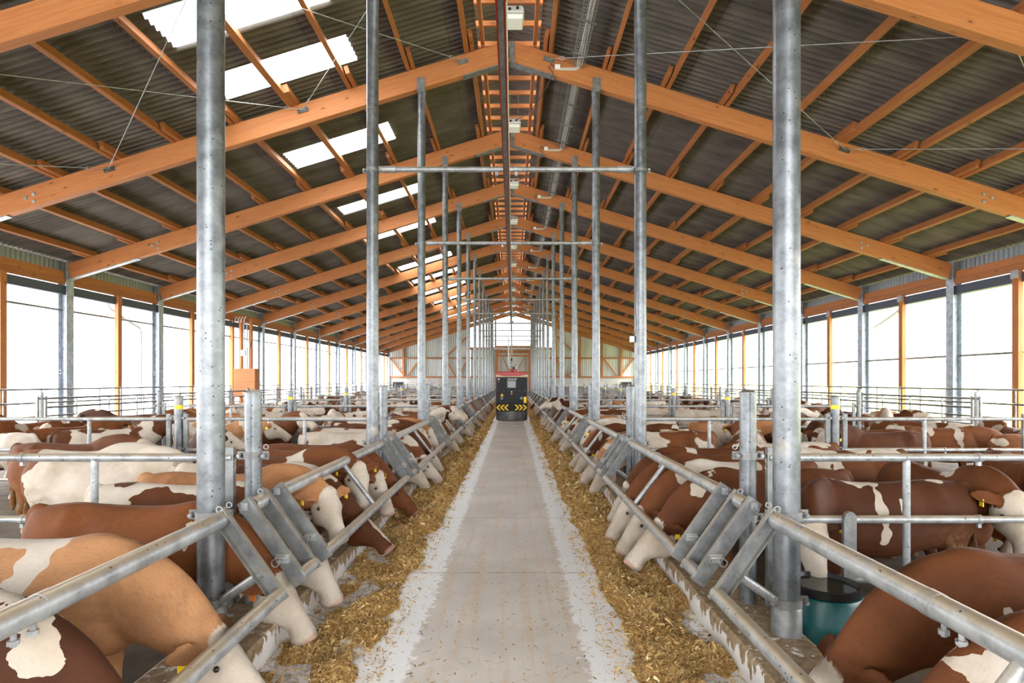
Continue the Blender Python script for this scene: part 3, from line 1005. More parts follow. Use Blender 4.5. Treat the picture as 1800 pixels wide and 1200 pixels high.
# thermostat box on a pole
o = thing('pole_socket', 'small white box with a thin cable strapped to the second meadow-side pole', 'box', (2.2 - 0.13, 9.35 - 0.02, 2.83))
m_ = MB(); m_.box((-0.01, 0, 0), (0.07, 0.07, 0.10)); m_.build('housing', M['white'], o, smooth=False, bevel=0.008)
m_ = MB(); m_.path([(0.02, -0.04, 0.05), (0.045, -0.085, 0.2), (0.03, -0.09, 0.5), (0.05, -0.085, 1.2), (0.04, -0.088, 2.6)], 0.006, 6); m_.build('cable', M['rubber'], o)
# ------------------------------------------------------------------ feed fences
TX, TZ, BX, BZ = 2.03, 1.13, 1.61, 0.58      # neck rails: upper and lower, distance from the aisle centre and height
def channel(m_, s, y, flip, x0=None):
    """slanting flat channel from the upper to the lower rail at depth y"""
    p0 = Vector((s * (TX + 0.03), y, TZ + 0.06)); p1 = Vector((s * (BX - 0.02), y, BZ - 0.055))
    t = (p1 - p0).normalized()
    n = Vector((0, 1, 0)).cross(t).normalized()
    m_.bar(p0, p1, 0.105, 0.008, (0, 1, 0))
    for a in (-1, 1):
        q = n * (a * 0.0525) + Vector((0, flip * 0.022, 0))
        m_.bar(p0 + q, p1 + q, 0.008, 0.052, (0, 1, 0))

def fitting(parent, s, y):
    """bolted latch low on a channel"""
    t = 0.72
    c = Vector((s * (TX + (BX - TX) * t), y, TZ + (BZ - TZ) * t))
    m_ = MB(); m_.box(c + Vector((0, -0.02, 0)), (0.10, 0.03, 0.07)); m_.tube(c + Vector((-0.05, -0.05, 0.01)), c + Vector((0.05, -0.05, 0.01)), 0.012, 8)
    m_.ring(c + Vector((s * 0.05, -0.05, -0.03)), 0.03, 0.006, 'y', 12, 6); m_.tube(c + Vector((0, -0.08, 0)), c + Vector((0, 0.02, 0)), 0.011, 8)
    m_.build('latch', M['galv'], parent)
    c = Vector((s * (TX + 0.0), y - 0.03, TZ + 0.02))
    m_ = MB(); m_.box(c, (0.05, 0.03, 0.06)); m_.tube(c + Vector((0, -0.04, 0)), c, 0.012, 8); m_.build('bolt', M['galv'], parent)

fs_proto = {}
for s in (-1, 1):
    for k in range(0, 13):
        y0, y1 = 0.19 + BAY * k, 4.2 + BAY * k           # section spans these depths
        if k == 0: pass
        if s not in fs_proto:
            o = empty('feed_barrier')
            L = y1 - y0
            m_ = MB(); m_.tube((s * TX, 0, TZ), (s * TX, L, TZ), 0.060, 24); m_.build('upper_rail', M['galv'], o)
            m_ = MB(); m_.tube((s * BX, 0, BZ), (s * BX, L, BZ), 0.052, 24); m_.build('lower_rail', M['galv'], o)
            m_ = MB(); m_.tube((s * TX, L * 0.59, TZ), (s * TX, L * 0.61, TZ), 0.063, 24); m_.build('joint', M['galv'], o)
            for yy, fl in ((0.0, 1), (L, -1)):
                m_ = MB(); channel(m_, s, yy, fl); m_.build('end_channel', M['galv_clean'], o, smooth=False)
            m_ = MB(); m_.tube((s * TX, L * 0.48, TZ), (s * BX, L * 0.48, BZ), 0.030, 16); m_.build('spacer', M['galv'], o)
            for q in (-0.04, 0.06):
                m_ = MB(); m_.tube((s * TX, L * 0.57 + q, TZ - 0.055), (s * TX, L * 0.57 + q, TZ - 0.12), 0.012, 8); m_.lathe([(0.024, -0.01), (0.024, 0.01)], 6, (s * TX, L * 0.57 + q, TZ - 0.10))
                m_.build('bolt', M['galv'], o)
            fitting(o, s, 0.0)
            m_ = MB(); m_.ring((s * (TX + 0.02), L - 0.02, TZ + 0.075), 0.021, 0.005, 'y'); m_.build('ring', M['galv'], o)
            # strut back to the pole foot
            pm = Vector((s * (TX + (BX - TX) * 0.70), L + 0.012, TZ + (BZ - TZ) * 0.72))
            m_ = MB(); m_.tube((s * 2.12, L + 0.13, 0.47), pm, 0.036, 14); m_.build('strut', M['galv'], o)
            fs_proto[s] = o
        else:
            o = copy_tree(fs_proto[s])
        o.location = (0, y0, 0)
        tag(o, 'slanting two-rail feed barrier section, %s along the %s from the camera end' % (ORD[k], SIDE[s]), 'feed barrier', 'feed barrier sections')
fp = {}
for s in (-1, 1):
    for k in range(0, 13):
        y = 4.56 + BAY * k
        if s not in fp:
            o = empty('barrier_infill')
            for yy, fl in ((0, 1), (0.34, -1)):
                m_ = MB(); channel(m_, s, yy, fl); m_.build('channel', M['galv_clean'], o, smooth=False)
            m_ = MB(); m_.tube((s * TX, 0, TZ), (s * TX, 0.34, TZ), 0.060, 24); m_.build('upper_tube', M['galv'], o)
            m_ = MB(); m_.tube((s * BX, 0, BZ), (s * BX, 0.34, BZ), 0.052, 24); m_.build('lower_tube', M['galv'], o)
            m_ = MB(); m_.lathe([(0.066, -0.012), (0.066, 0.012)], 24, (s * TX, 0.06, TZ), 'y'); m_.build('rubber_ring', M['rubber'], o)
            fitting(o, s, 0.0)
            m_ = MB(); m_.ring((s * (TX + 0.02), 0.3, TZ + 0.075), 0.021, 0.005, 'y'); m_.build('ring', M['galv'], o)
            fp[s] = o
        else:
            o = copy_tree(fp[s])
        o.location = (0, y, 0)
        tag(o, 'short infill panel of two slanting channels between feed barriers, %s on the %s' % (ORD[k], SIDE[s]), 'barrier panel', 'barrier infill panels')

# ------------------------------------------------------------------ pen posts and dividing gates
def post(name, h, r, s, sticker):
    o = empty(name)
    m_ = MB(); m_.tube((0, 0, 0), (0, 0, h), r, 24); m_.build('shaft', M['galv_pole'], o)
    m_ = MB(); m_.lathe([(r + 0.004, 0), (r + 0.004, 0.012), (r * 0.6, 0.028), (r * 0.15, 0.035)], 24, (0, 0, h)); m_.build('cap', M['galv_dark'], o)
    collar(o, 0, 0, 1.50, r, s)
    collar(o, 0, 0, 0.96, r, s, False)
    m_ = MB()
    for i in range(5):
        m_.ring((-s * -(r + 0.09), -0.02, 1.49 - i * 0.03), 0.018, 0.004, 'y' if i % 2 else 'x', 10, 5)
    m_.build('chain', M['galv'], o)
    if sticker:
        m_ = MB(); m_.lathe([(r + 0.0015, -0.035), (r + 0.0015, 0.035)], 24, (0, 0, h - 0.17)); m_.build('sticker', M['yellow'], o)
    return o

def gate(L, s, rails=(1.48, 0.94, 0.42), rr=0.036, ups=(0.30, 0.70)):
    """gate along +x*s from its post"""
    o = empty('pen_gate')
    j = L * 0.52
    for i, z in enumerate(rails):
        m_ = MB()
        m_.tube((0, 0, z), (s * (j + 0.15), 0, z), rr, 16); m_.tube((s * j, 0, z), (s * L, 0, z), rr * 0.84, 16)
        m_.lathe([(rr + 0.005, -0.02), (rr + 0.005, 0.02)], 16, (s * (j + 0.14), 0, z), 'x'); m_.box((s * (j + 0.14), 0, z - rr - 0.015), (0.03, 0.03, 0.04))
        m_.build('rail', M['galv'], o)
    for u in ups:
        m_ = MB(); m_.tube((s * L * u, 0, 0.22), (s * L * u, 0, rails[0]), 0.030, 14); m_.build('upright', M['galv'], o)
    for a in (0.0, L):
        m_ = MB(); m_.box((s * (a + 0.02), 0, (rails[0] + 0.2) / 2 + 0.04), (0.075, 0.05, rails[0] - 0.1)); m_.build('end_bar', M['galv_clean'], o, smooth=False)
    return o

pr_, gt_ = {}, {}
XM, XO = 5.75, 9.2
for s in (-1, 1):
    for k in range(0, 13):
        y = 4.97 + BAY * k
        sd = SIDE[s]
        for kind, x, h, r in (('inner', 2.44 if False else 2.16, 2.04, 0.070), ('middle', XM, 1.86, 0.070), ('outer', XO, 1.86, 0.055)):
            if kind != 'inner' and k == 0: continue
            key = (s, kind)
            if key not in pr_:
                pr_[key] = o = post('pen_post', h, r, s, kind == 'middle')
            else:
                o = copy_tree(pr_[key])
            o.location = (s * x, y, 0)
            where = {'inner': 'beside the feed fence', 'middle': 'with a yellow sticker between two pen gates', 'outer': 'at the outer end of the pen gates'}[kind]
            tag(o, 'short galvanised post %s, %s %s divider' % (where, ORD[k], sd.replace(' ', '-')), 'post', 'pen posts')
        for kind, x0, L in (('inner', 2.34, XM - 2.34 - 0.15), ('outer', XM + 0.15, XO - XM - 0.3)):
            if kind == 'outer' and k == 0: continue
            key = (s, kind)
            if key not in gt_:
                gt_[key] = o = gate(L, s, ups=(0.37,) if kind == 'inner' else (0.45,))
                if kind == 'inner' and s > 0:
                    m_ = MB(); m_.box((0.68, -0.045, 0.5), (0.11, 0.035, 0.96)); m_.lathe([(0.05, -0.02), (0.05, 0.02)], 16, (0.68, -0.045, 0.97), 'y'); m_.build('drop_leg', M['galv_clean'], o, smooth=False)
            else:
                o = copy_tree(gt_[key])
            o.location = (s * x0, y, 0)
            tag(o, 'telescopic tube gate of the %s %s pen divider, %s' % (ORD[k], sd.replace(' ', '-'), 'next to the feed fence' if kind == 'inner' else 'beyond the stickered post'), 'gate', 'pen gates')
# walkway fence along the outer edge of the pens
wp, wf = {}, {}
for s in (-1, 1):
    for k in range(2, 13):
        y = 4.97 + BAY * k
        key = s
        if key not in wp:
            o = empty('walkway_post')
            m_ = MB(); m_.tube((0, 0, 0), (0, 0, 1.82), 0.045, 16); m_.lathe([(0.05, 0), (0.05, 0.02), (0.02, 0.04)], 16, (0, 0, 1.82)); m_.build('shaft', M['galv'], o)
            for a in (-1, 1):
                m_ = MB(); m_.box((0, a * 0.13, 1.2), (0.05, 0.07, 1.1)); m_.build('hinge_bar', M['galv'], o, smooth=False)
            m_ = MB(); m_.lathe([(0.06, -0.03), (0.06, 0.03)], 16, (0, 0, 1.68)); m_.box((0, 0, 1.68), (0.05, 0.24, 0.04)); m_.build('clamp', M['galv_dark'], o)
            wp[key] = o
        else:
            o = copy_tree(wp[key])
        o.location = (s * 12.3, y, 0)
        tag(o, 'slim galvanised post of the walkway fence on the %s, %s along' % (SIDE[s], ORD[k - 2]), 'post', 'walkway fence posts')
        if key not in wf:
            o = empty('walkway_gate')
            for z in (1.68, 1.44, 1.0, 0.55):
                m_ = MB(); m_.tube((0, 0.18, z), (0, BAY - 0.18, z), 0.030, 12); m_.build('rail', M['galv_pole'], o)
            for u in (1.2, 2.5, 3.8):
                m_ = MB(); m_.tube((0, u, 0.45), (0, u, 1.68), 0.022, 10); m_.build('upright', M['galv'], o)
            wf[key] = o
        else:
            o = copy_tree(wf[key])
        o.location = (s * 12.3, y, 0)
        tag(o, 'four-rail tube gate of the walkway fence on the %s, %s along' % (SIDE[s], ORD[k - 2]), 'gate', 'walkway gates')
    # tube railing above the parapet
    for k in range(4, len(F) - 1):
        if ('r', s) not in wf:
            o = empty('parapet_railing')
            for z in (1.88, 1.45, 1.02):
                m_ = MB(); m_.tube((0, 0.02, z), (0, BAY - 0.02, z), 0.030, 12); m_.build('rail', M['galv_pole'], o)
            for u in (0.03, 1.25, 2.35, 3.7):
                m_ = MB(); m_.tube((0, u, 0.6), (0, u, 1.88), 0.024, 10); m_.build('upright', M['galv'], o)
            wf[('r', s)] = o
        else:
            o = copy_tree(wf[('r', s)])
        o.location = (s * 14.86, F[k], 0)
        tag(o, 'tube railing above the %s parapet, %s bay from the camera' % (SIDE[s].split()[0] + '-side', ORD[k - 4]), 'railing', 'parapet railings')
# an extra cross gate with solid end frame in the meadow-side pen
# ------------------------------------------------------------------ drinking drum
o = thing('drinking_drum', 'round teal plastic drinking drum with a black bowl behind the first meadow-side pole', 'drinker', (2.66, 4.66, 0))
m_ = MB(); m_.lathe([(0.27, 0.0), (0.285, 0.03), (0.285, 0.2), (0.29, 0.22), (0.285, 0.24), (0.285, 0.40), (0.27, 0.43), (0.20, 0.44)], 40); m_.build('drum', M['teal'], o)
m_ = MB(); m_.lathe([(0.25, 0.43), (0.265, 0.44), (0.275, 0.50), (0.255, 0.505), (0.235, 0.46), (0.10, 0.445)], 40); m_.build('bowl', M['rubber'], o)
m_ = MB(); m_.lathe([(0.235, 0.468), (0.24, 0.474)], 32); m_.build('water_surface', plain('trough_water', (0.03, 0.035, 0.03), 0.05), o)

# ------------------------------------------------------------------ feeding machine on the aisle
RYF = 30.3
o = thing('feeding_robot', 'black and red feeding robot with yellow chevrons standing on the aisle far ahead', 'feeding robot', (0.03, RYF, 0))
m_ = MB(); pts = []
m_.lathe([(0.83, 0.03), (0.86, 0.05), (0.86, 0.50), (0.84, 0.55), (0.7, 0.56)], 40, (0, 0.86, 0)); m_.build('mixing_tub', M['galv_clean'], o)
m_ = MB(); m_.lathe([(0.80, 0.0), (0.80, 0.035)], 40, (0, 0.86, 0)); m_.build('skirt', M['rubber'], o)
m_ = MB(); m_.box((0, 0.9, 1.47), (1.66, 1.7, 1.86)); m_.build('body', M['black'], o, smooth=False, bevel=0.03)
m_ = MB(); m_.box((0, 0.04, 0.72), (1.60, 0.06, 0.42)); m_.build('bumper', M['black'], o, smooth=False, bevel=0.02)
for a in (-1, 1):
    m_ = MB(); m_.box((a * 0.845, 0.92, 1.5), (0.03, 1.6, 1.7)); m_.build('side_panel', M['red'], o, smooth=False, bevel=0.01)
m_ = MB(); m_.prism([(-0.89, 2.51), (-0.40, 2.40), (0.40, 2.40), (0.89, 2.51), (0.90, 2.58), (0.35, 2.62), (-0.35, 2.62), (-0.90, 2.58)], 0.0, 1.8); m_.build('hood', M['red'], o, smooth=False, bevel=0.02)
m_ = MB(); m_.box((0, 0.035, 2.45), (1.66, 0.02, 0.20)); m_.build('trim_strip', plain('ochre_board', lin(196, 172, 138), 0.6), o, smooth=False)
m_ = MB(); m_.box((0, 0.03, 1.98), (0.50, 0.05, 0.46)); fr = m_.build('display', M['rubber'], o, smooth=False, bevel=0.01)
m_ = MB(); m_.box((0, -0.005, 1.96), (0.42, 0.03, 0.34)); m_.build('screen', M['glass_dark'], fr, smooth=False)
def text(name, s_, size, loc, mat, parent, shear=0.0):
    cu = bpy.data.curves.new(name, 'FONT'); cu.body = s_; cu.size = size; cu.align_x = 'CENTER'; cu.align_y = 'CENTER'; cu.extrude = 0.004; cu.shear = shear
    t = bpy.data.objects.new(name, cu); COL.objects.link(t)
    dg = bpy.context.evaluated_depsgraph_get(); me = bpy.data.meshes.new_from_object(t.evaluated_get(dg)); bpy.data.objects.remove(t)
    me.materials.clear(); me.materials.append(mat)
    q = link(name, me, parent); q.location = loc; q.rotation_euler = (R(90), 0, 0)
    return q
text('logo', 'SCHAUER', 0.115, (0.02, 0.005, 2.235), M['white'], o, 0.35)
m_ = MB()
for zz, sh in ((0.80, 1), (0.645, -1)):
    for sd in (-1, 1):
        for i in range(3):
            x0 = sd * (0.22 + i * 0.21)
            lo, hi = zz - 0.075, zz + 0.075
            d = 0.075
            # arms of chevrons pointing to the middle
            a0 = x0 - sd * (d if sh > 0 else -d); b0 = x0 - sd * (-d if sh > 0 else d)
            xs_ = [(b0, lo), (b0 + sd * 0.11, lo), (a0 + sd * 0.11, hi), (a0, hi)]
            if sd < 0: xs_ = xs_[::-1]
            m_.prism(xs_, -0.003, 0.012)
m_.build('chevron_marking', M['yellow'], o, smooth=False)
m_ = MB(); m_.prism([(-0.60, 1.33), (-0.43, 1.33), (-0.515, 1.49)], 0.03, 0.055); w_ = m_.build('warning_sign', M['yellow'], o, smooth=False)
m_ = MB(); m_.box((-0.515, 0.028, 1.40), (0.018, 0.006, 0.07)); m_.box((-0.515, 0.028, 1.352), (0.02, 0.006, 0.018)); m_.build('mark', M['black'], w_, smooth=False)
m_ = MB(); m_.box((0.72, 0.03, 1.13), (0.15, 0.05, 0.32)); m_.build('label_plate', M['yellow'], o, smooth=False)
for a in (-0.52, 0.52):
    m_ = MB(); m_.box((a, 0.035, 1.22), (0.13, 0.03, 0.13)); m_.build('vent', M['galv_clean'], o, smooth=False)
m_ = MB(); m_.lathe([(0.045, -0.03), (0.045, 0.0)], 14, (0.0, 0.03, 1.46), 'y'); m_.build('button', M['orange'], o)
m_ = MB(); m_.lathe([(0.03, -0.03), (0.03, 0.0)], 14, (0.0, 0.03, 1.57), 'y'); m_.build('lock', M['white'], o)
m_ = MB(); m_.box((-0.69, 0.035, 2.24), (0.10, 0.02, 0.05)); m_.box((-0.70, 0.035, 2.12), (0.04, 0.02, 0.03)); m_.build('type_plate', M['white'], o, smooth=False)
for i in range(6):
    m_ = MB(); m_.lathe([(0.014, -0.02), (0.014, 0)], 8, (-0.7 + i * 0.28, 0.04, 1.62), 'y'); m_.build('screw', M['grey'], o)
m_ = MB(); m_.box((0.10, 0.5, 2.62), (0.44, 0.4, 0.30)); m_.lathe([(0.14, -0.03), (0.14, 0.02)], 16, (0.03, 0.3, 2.62), 'y'); m_.build('winch', M['red'], o, smooth=False, bevel=0.02)
m_ = MB(); m_.lathe([(0.08, -0.02), (0.08, 0.02)], 16, (0.03, 0.27, 2.62), 'y'); m_.tube((0.1, 0.5, 2.75), (0.16, 0.5, 3.0), 0.06, 10); m_.build('motor', M['black'], o)
m_ = MB(); m_.path([(0.32, 0.4, 2.5), (0.36, 0.4, 2.72), (0.28, 0.4, 2.88), (0.12, 0.4, 2.95), (-0.05, 0.4, 3.0), (-0.16, 0.4, 3.15)], 0.035, 10); m_.build('hose', M['grey'], o)
m_ = MB(); m_.lathe([(0.12, -0.05), (0.12, 0.05)], 16, (-0.14, 0.45, 3.06), 'y'); m_.tube((-0.14, 0.45, 3.1), (-0.2, 0.45, 4.55), 0.035, 10); m_.build('cable_drum', M['grey'], o)
m_ = MB(); m_.tube((0.0, 0.5, 2.9), (0.0, 0.5, 5.36), 0.04, 12); m_.box((0, 0.5, 5.33), (0.2, 0.5, 0.12)); m_.build('mast', M['galv_dark'], o)
m_ = MB(); m_.lathe([(0.05, -0.08), (0.05, 0.08)], 12, (0, 0.5, 3.3)); m_.build('joint', M['black'], o)

# ------------------------------------------------------------------ hay along both feed fences
def vnoise(x, y, sd=0.0): return mnoise.noise(Vector((x, y, sd)))
def hay_h(s, ax, y):
    """height of the feed at distance ax from the aisle centre"""
    inner = 0.93 + 0.09 * vnoise(y * 1.1, 3.1 * s, 1.0) + 0.05 * vnoise(y * 4.2, 3.1 * s, 5.0) + (0.05 if s > 0 else 0.0)
    outer = 1.80
    a = max(0.0, min(1.0, (ax - inner) / 0.16)); b = max(0.0, min(1.0, (outer + 0.12 - ax) / 0.25))
    base = 0.085 * (a * a * (3 - 2 * a)) * (b * b * (3 - 2 * b))
    n = 1.5 * vnoise(ax * 2.6, y * 2.1, 9.0 + s) + 0.55 * vnoise(ax * 6.5, y * 5.0, 3.0 + s)
    far = max(0.0, min(1.0, (y - 6) / 6))
    bare = 0.085 if s < 0 else 0.045
    n2 = n * (1 - 0.5 * far)
    h = base * (1.0 + 0.6 * n2) + 0.03 * n2 * a - bare * (1 - far) * a
    h += 0.05 * a * max(0, 1 - abs(ax - inner - 0.25) / 0.25) * (1 if s < 0 else 0.8)
    h += 0.010 * vnoise(ax * 22, y * 22, 2.0) * a
    return h * a - 0.012 * (1 - a)
rng = np.random.default_rng(11)
for s in (-1, 1):
    vs_, fs_, tint = [], [], []
    def grid(y0, y1, dx, dy):
        xs_ = np.arange(0.78, 1.92, dx); ys_ = np.arange(y0, y1 + dy, dy)
        n0 = len(vs_)
        for y in ys_:
            for x in xs_:
                vs_.append((s * x, y, hay_h(s, x, y))); tint.append(0.42 + 0.2 * vnoise(x * 3, y * 3, 7.0))
        w = len(xs_)
        for i in range(len(ys_) - 1):
            for j in range(w - 1):
                a = n0 + i * w + j
                zs = [vs_[q][2] for q in (a, a + 1, a + 1 + w, a + w)]
                if max(zs) < -0.008: continue
                q = (a, a + w, a + w + 1, a + 1)
                fs_.append(q if s > 0 else q[::-1])
    grid(2.4, 9.0, 0.025, 0.03)
    grid(9.0, 24.0, 0.04, 0.07)
    grid(24.0, 66.0, 0.08, 0.2)
    # loose chopped stalks lying on top
    for y0, y1, cnt, lo, hi in ((2.6, 4.6, 24000, 0.010, 0.038), (4.6, 8.0, 22000, 0.014, 0.048), (8.0, 15.0, 11000, 0.03, 0.08), (15.0, 30.0, 6000, 0.05, 0.12)):
        yy = rng.uniform(y0, y1, cnt); xx = rng.uniform(0.84, 1.86, cnt)
        for x, y in zip(xx, yy):
            h = hay_h(s, x, y)
            if h < -0.006 and rng.random() > 0.10: continue
            L = rng.uniform(lo, hi) * (1.6 if rng.random() < 0.08 else 1); w = L * rng.uniform(0.10, 0.34); a = rng.uniform(0, 6.283); tl = rng.normal(0, 0.35)
            d = np.array((math.cos(a) * math.cos(tl), math.sin(a) * math.cos(tl), math.sin(tl))); e = np.array((-math.sin(a), math.cos(a), rng.normal(0, 0.5))) * w / 2
            c = np.array((s * x, y, max(h, 0.0) + 0.006 + abs(math.sin(tl)) * L / 2))
            n0 = len(vs_)
            m1 = c + np.array((0, 0, w * 0.3))
            vs_ += [tuple(c - d * L / 2 - e), tuple(c - d * L / 2 + e), tuple(m1 + e), tuple(m1 - e), tuple(c + d * L / 2 - e * 0.7), tuple(c + d * L / 2 + e * 0.7)]
            fs_ += [(n0, n0 + 3, n0 + 2, n0 + 1), (n0 + 3, n0 + 4, n0 + 5, n0 + 2)]
            tint += [float(np.clip(rng.normal(0.56, 0.2), 0, 1.1))] * 6
    # a few stalks strayed on the lane
    for i in range(1100):
        y = 3.6 + 20 * rng.random() ** 2; x = rng.uniform(0.0, 0.95) ** 0.7
        L = rng.uniform(0.012, 0.04); w = L * 0.25; a = rng.uniform(0, 6.283)
        d = np.array((math.cos(a), math.sin(a), 0)); e = np.array((-math.sin(a), math.cos(a), 0)) * w / 2; c = np.array((s * x, y, 0.004)); n0 = len(vs_)
        vs_ += [tuple(c - d * L / 2 - e), tuple(c + d * L / 2 - e), tuple(c + d * L / 2 + e), tuple(c - d * L / 2 + e)]
        fs_.append((n0, n0 + 1, n0 + 2, n0 + 3)); tint += [float(np.clip(rng.normal(0.6, 0.25), 0, 1))] * 4
    me = bpy.data.meshes.new('hay'); me.from_pydata(vs_, [], fs_); me.update()
    at = me.attributes.new('tint', 'FLOAT', 'POINT'); at.data.foreach_set('value', tint)
    me.materials.append(M['hay'])
    tag(link('hay', me), 'golden chopped hay spread along the aisle under the %s feed fence' % SIDE[s].replace(' side', '-side'), 'hay', kind='stuff')
# ------------------------------------------------------------------ cattle
def smooth_keys(keys, n):
    """Catmull-Rom through rows of numbers"""
    K = np.array(keys, float)
    t = np.linspace(0, len(K) - 1, n)
    i = np.clip(t.astype(int), 0, len(K) - 2); f = (t - i)[:, None]
    P = np.vstack([2 * K[0] - K[1], K, 2 * K[-1] - K[-2]])
    p0, p1, p2, p3 = P[i], P[i + 1], P[i + 2], P[i + 3]
    return 0.5 * (2 * p1 + (p2 - p0) * f + (2 * p0 - 5 * p1 + 4 * p2 - p3) * f ** 2 + (3 * p1 - p0 - 3 * p2 + p3) * f ** 3)

NS = 22
class Loft:
    def __init__(self):
        self.mb = MB(); self.rest = []; self.face = []; self.muz = []; self.dark = []
    def add(self, rings, rest, face=0.0, muz=0.0, dark=0.0):
        """rings, rest: arrays (m, NS, 3)"""
        m = len(rings)
        vs_ = rings.reshape(-1, 3); fs_ = []
        for i in range(m - 1):
            for k in range(NS):
                a, b = i * NS + k, i * NS + (k + 1) % NS
                fs_.append((a, b, b + NS, a + NS))
        fs_.append(tuple(reversed(range(NS)))); fs_.append(tuple((m - 1) * NS + k for k in range(NS)))
        self.mb.add(vs_, fs_)
        self.rest.append(rest.reshape(-1, 3))
        n = m * NS
        self.face.append(np.broadcast_to(np.asarray(face, float).reshape(-1, 1), (m, NS)).ravel() if np.ndim(face) == 1 else np.full(n, face) if np.ndim(face) == 0 else np.asarray(face).ravel())
        for lst, v in ((self.muz, muz), (self.dark, dark)):
            lst.append(np.asarray(v, float).ravel() if np.ndim(v) == 2 else np.full(n, float(v)))
ANG = np.linspace(0, 2 * np.pi, NS, endpoint=False)
def ell(c, S, U, hw, hh, p=0.85, top=1.0):
    """super-elliptical rings; top narrows the upper half"""
    ca, sa = np.cos(ANG), np.sin(ANG)
    x = np.sign(ca) * np.abs(ca) ** p; y = np.sign(sa) * np.abs(sa) ** p
    wmod = np.where(y > 0, 1 - (1 - top) * y ** 1.5, 1.0)
    return c[:, None, :] + S[:, None, :] * (hw[:, None, None] * (x * wmod)[None, :, None]) + U[:, None, :] * (hh[:, None, None] * y[None, :, None])

TRUNK = [(-0.90, 1.07, 0.88, 0.06), (-0.875, 1.13, 0.74, 0.155), (-0.80, 1.165, 0.62, 0.225), (-0.68, 1.185, 0.55, 0.275), (-0.52, 1.195, 0.54, 0.292), (-0.36, 1.185, 0.52, 0.296),
         (-0.15, 1.17, 0.475, 0.318), (0.08, 1.165, 0.45, 0.325), (0.27, 1.175, 0.45, 0.304), (0.42, 1.205, 0.46, 0.272), (0.54, 1.20, 0.46, 0.235), (0.64, 1.14, 0.50, 0.175), (0.70, 1.03, 0.58, 0.10)]
HEAD = [(-0.10, 0.07, 0.06), (-0.05, 0.122, 0.108), (0.03, 0.146, 0.138), (0.14, 0.149, 0.160), (0.28, 0.146, 0.176), (0.42, 0.124, 0.164), (0.56, 0.095, 0.130), (0.70, 0.082, 0.103), (0.81, 0.088, 0.100), (0.90, 0.104, 0.104), (0.97, 0.098, 0.092), (1.015, 0.072, 0.066), (1.04, 0.03, 0.026)]
HL = 0.58

def neckhead(poll, muzzle, n=26):
    """posed frames of the neck and the head"""
    poll, muzzle = np.array(poll, float), np.array(muzzle, float)
    H = muzzle - poll; H /= np.linalg.norm(H)
    Zr = np.array((0, 0, 1.0))
    p0 = np.array((0.40, 0, 0.90))
    d = poll - p0
    p1 = p0 + np.array((0.26, 0, 0.12 * (1 if poll[2] > 0.9 else 0.0) - (0.02 if poll[2] < 0.9 else 0)))
    hd = np.array((H[0], H[1], 0)); hd = hd / (np.linalg.norm(hd) + 1e-9) if np.linalg.norm(hd) > 0.12 else np.array((1.0, 0, 0))
    p2 = poll - (0.20 * (0.55 * H + 0.45 * d / np.linalg.norm(d)))
    p3 = poll + H * 0.07
    t = np.linspace(0, 1, n)[:, None]
    C = (1 - t) ** 3 * p0 + 3 * (1 - t) ** 2 * t * p1 + 3 * (1 - t) * t * t * p2 + t ** 3 * p3
    T = np.gradient(C, axis=0); T /= np.linalg.norm(T, axis=1)[:, None]
    side0 = np.array((0, 1.0, 0))
    hs = np.cross(Zr, hd)
    Sx = side0 * (1 - t) + hs * t
    Sx = Sx - T * np.sum(Sx * T, 1)[:, None]; Sx /= np.linalg.norm(Sx, axis=1)[:, None]
    U = np.cross(T, Sx)
    S_h = hs - H * np.dot(hs, H); S_h /= np.linalg.norm(S_h); U_h = np.cross(H, S_h)
    return C, Sx, U, H, S_h, U_h

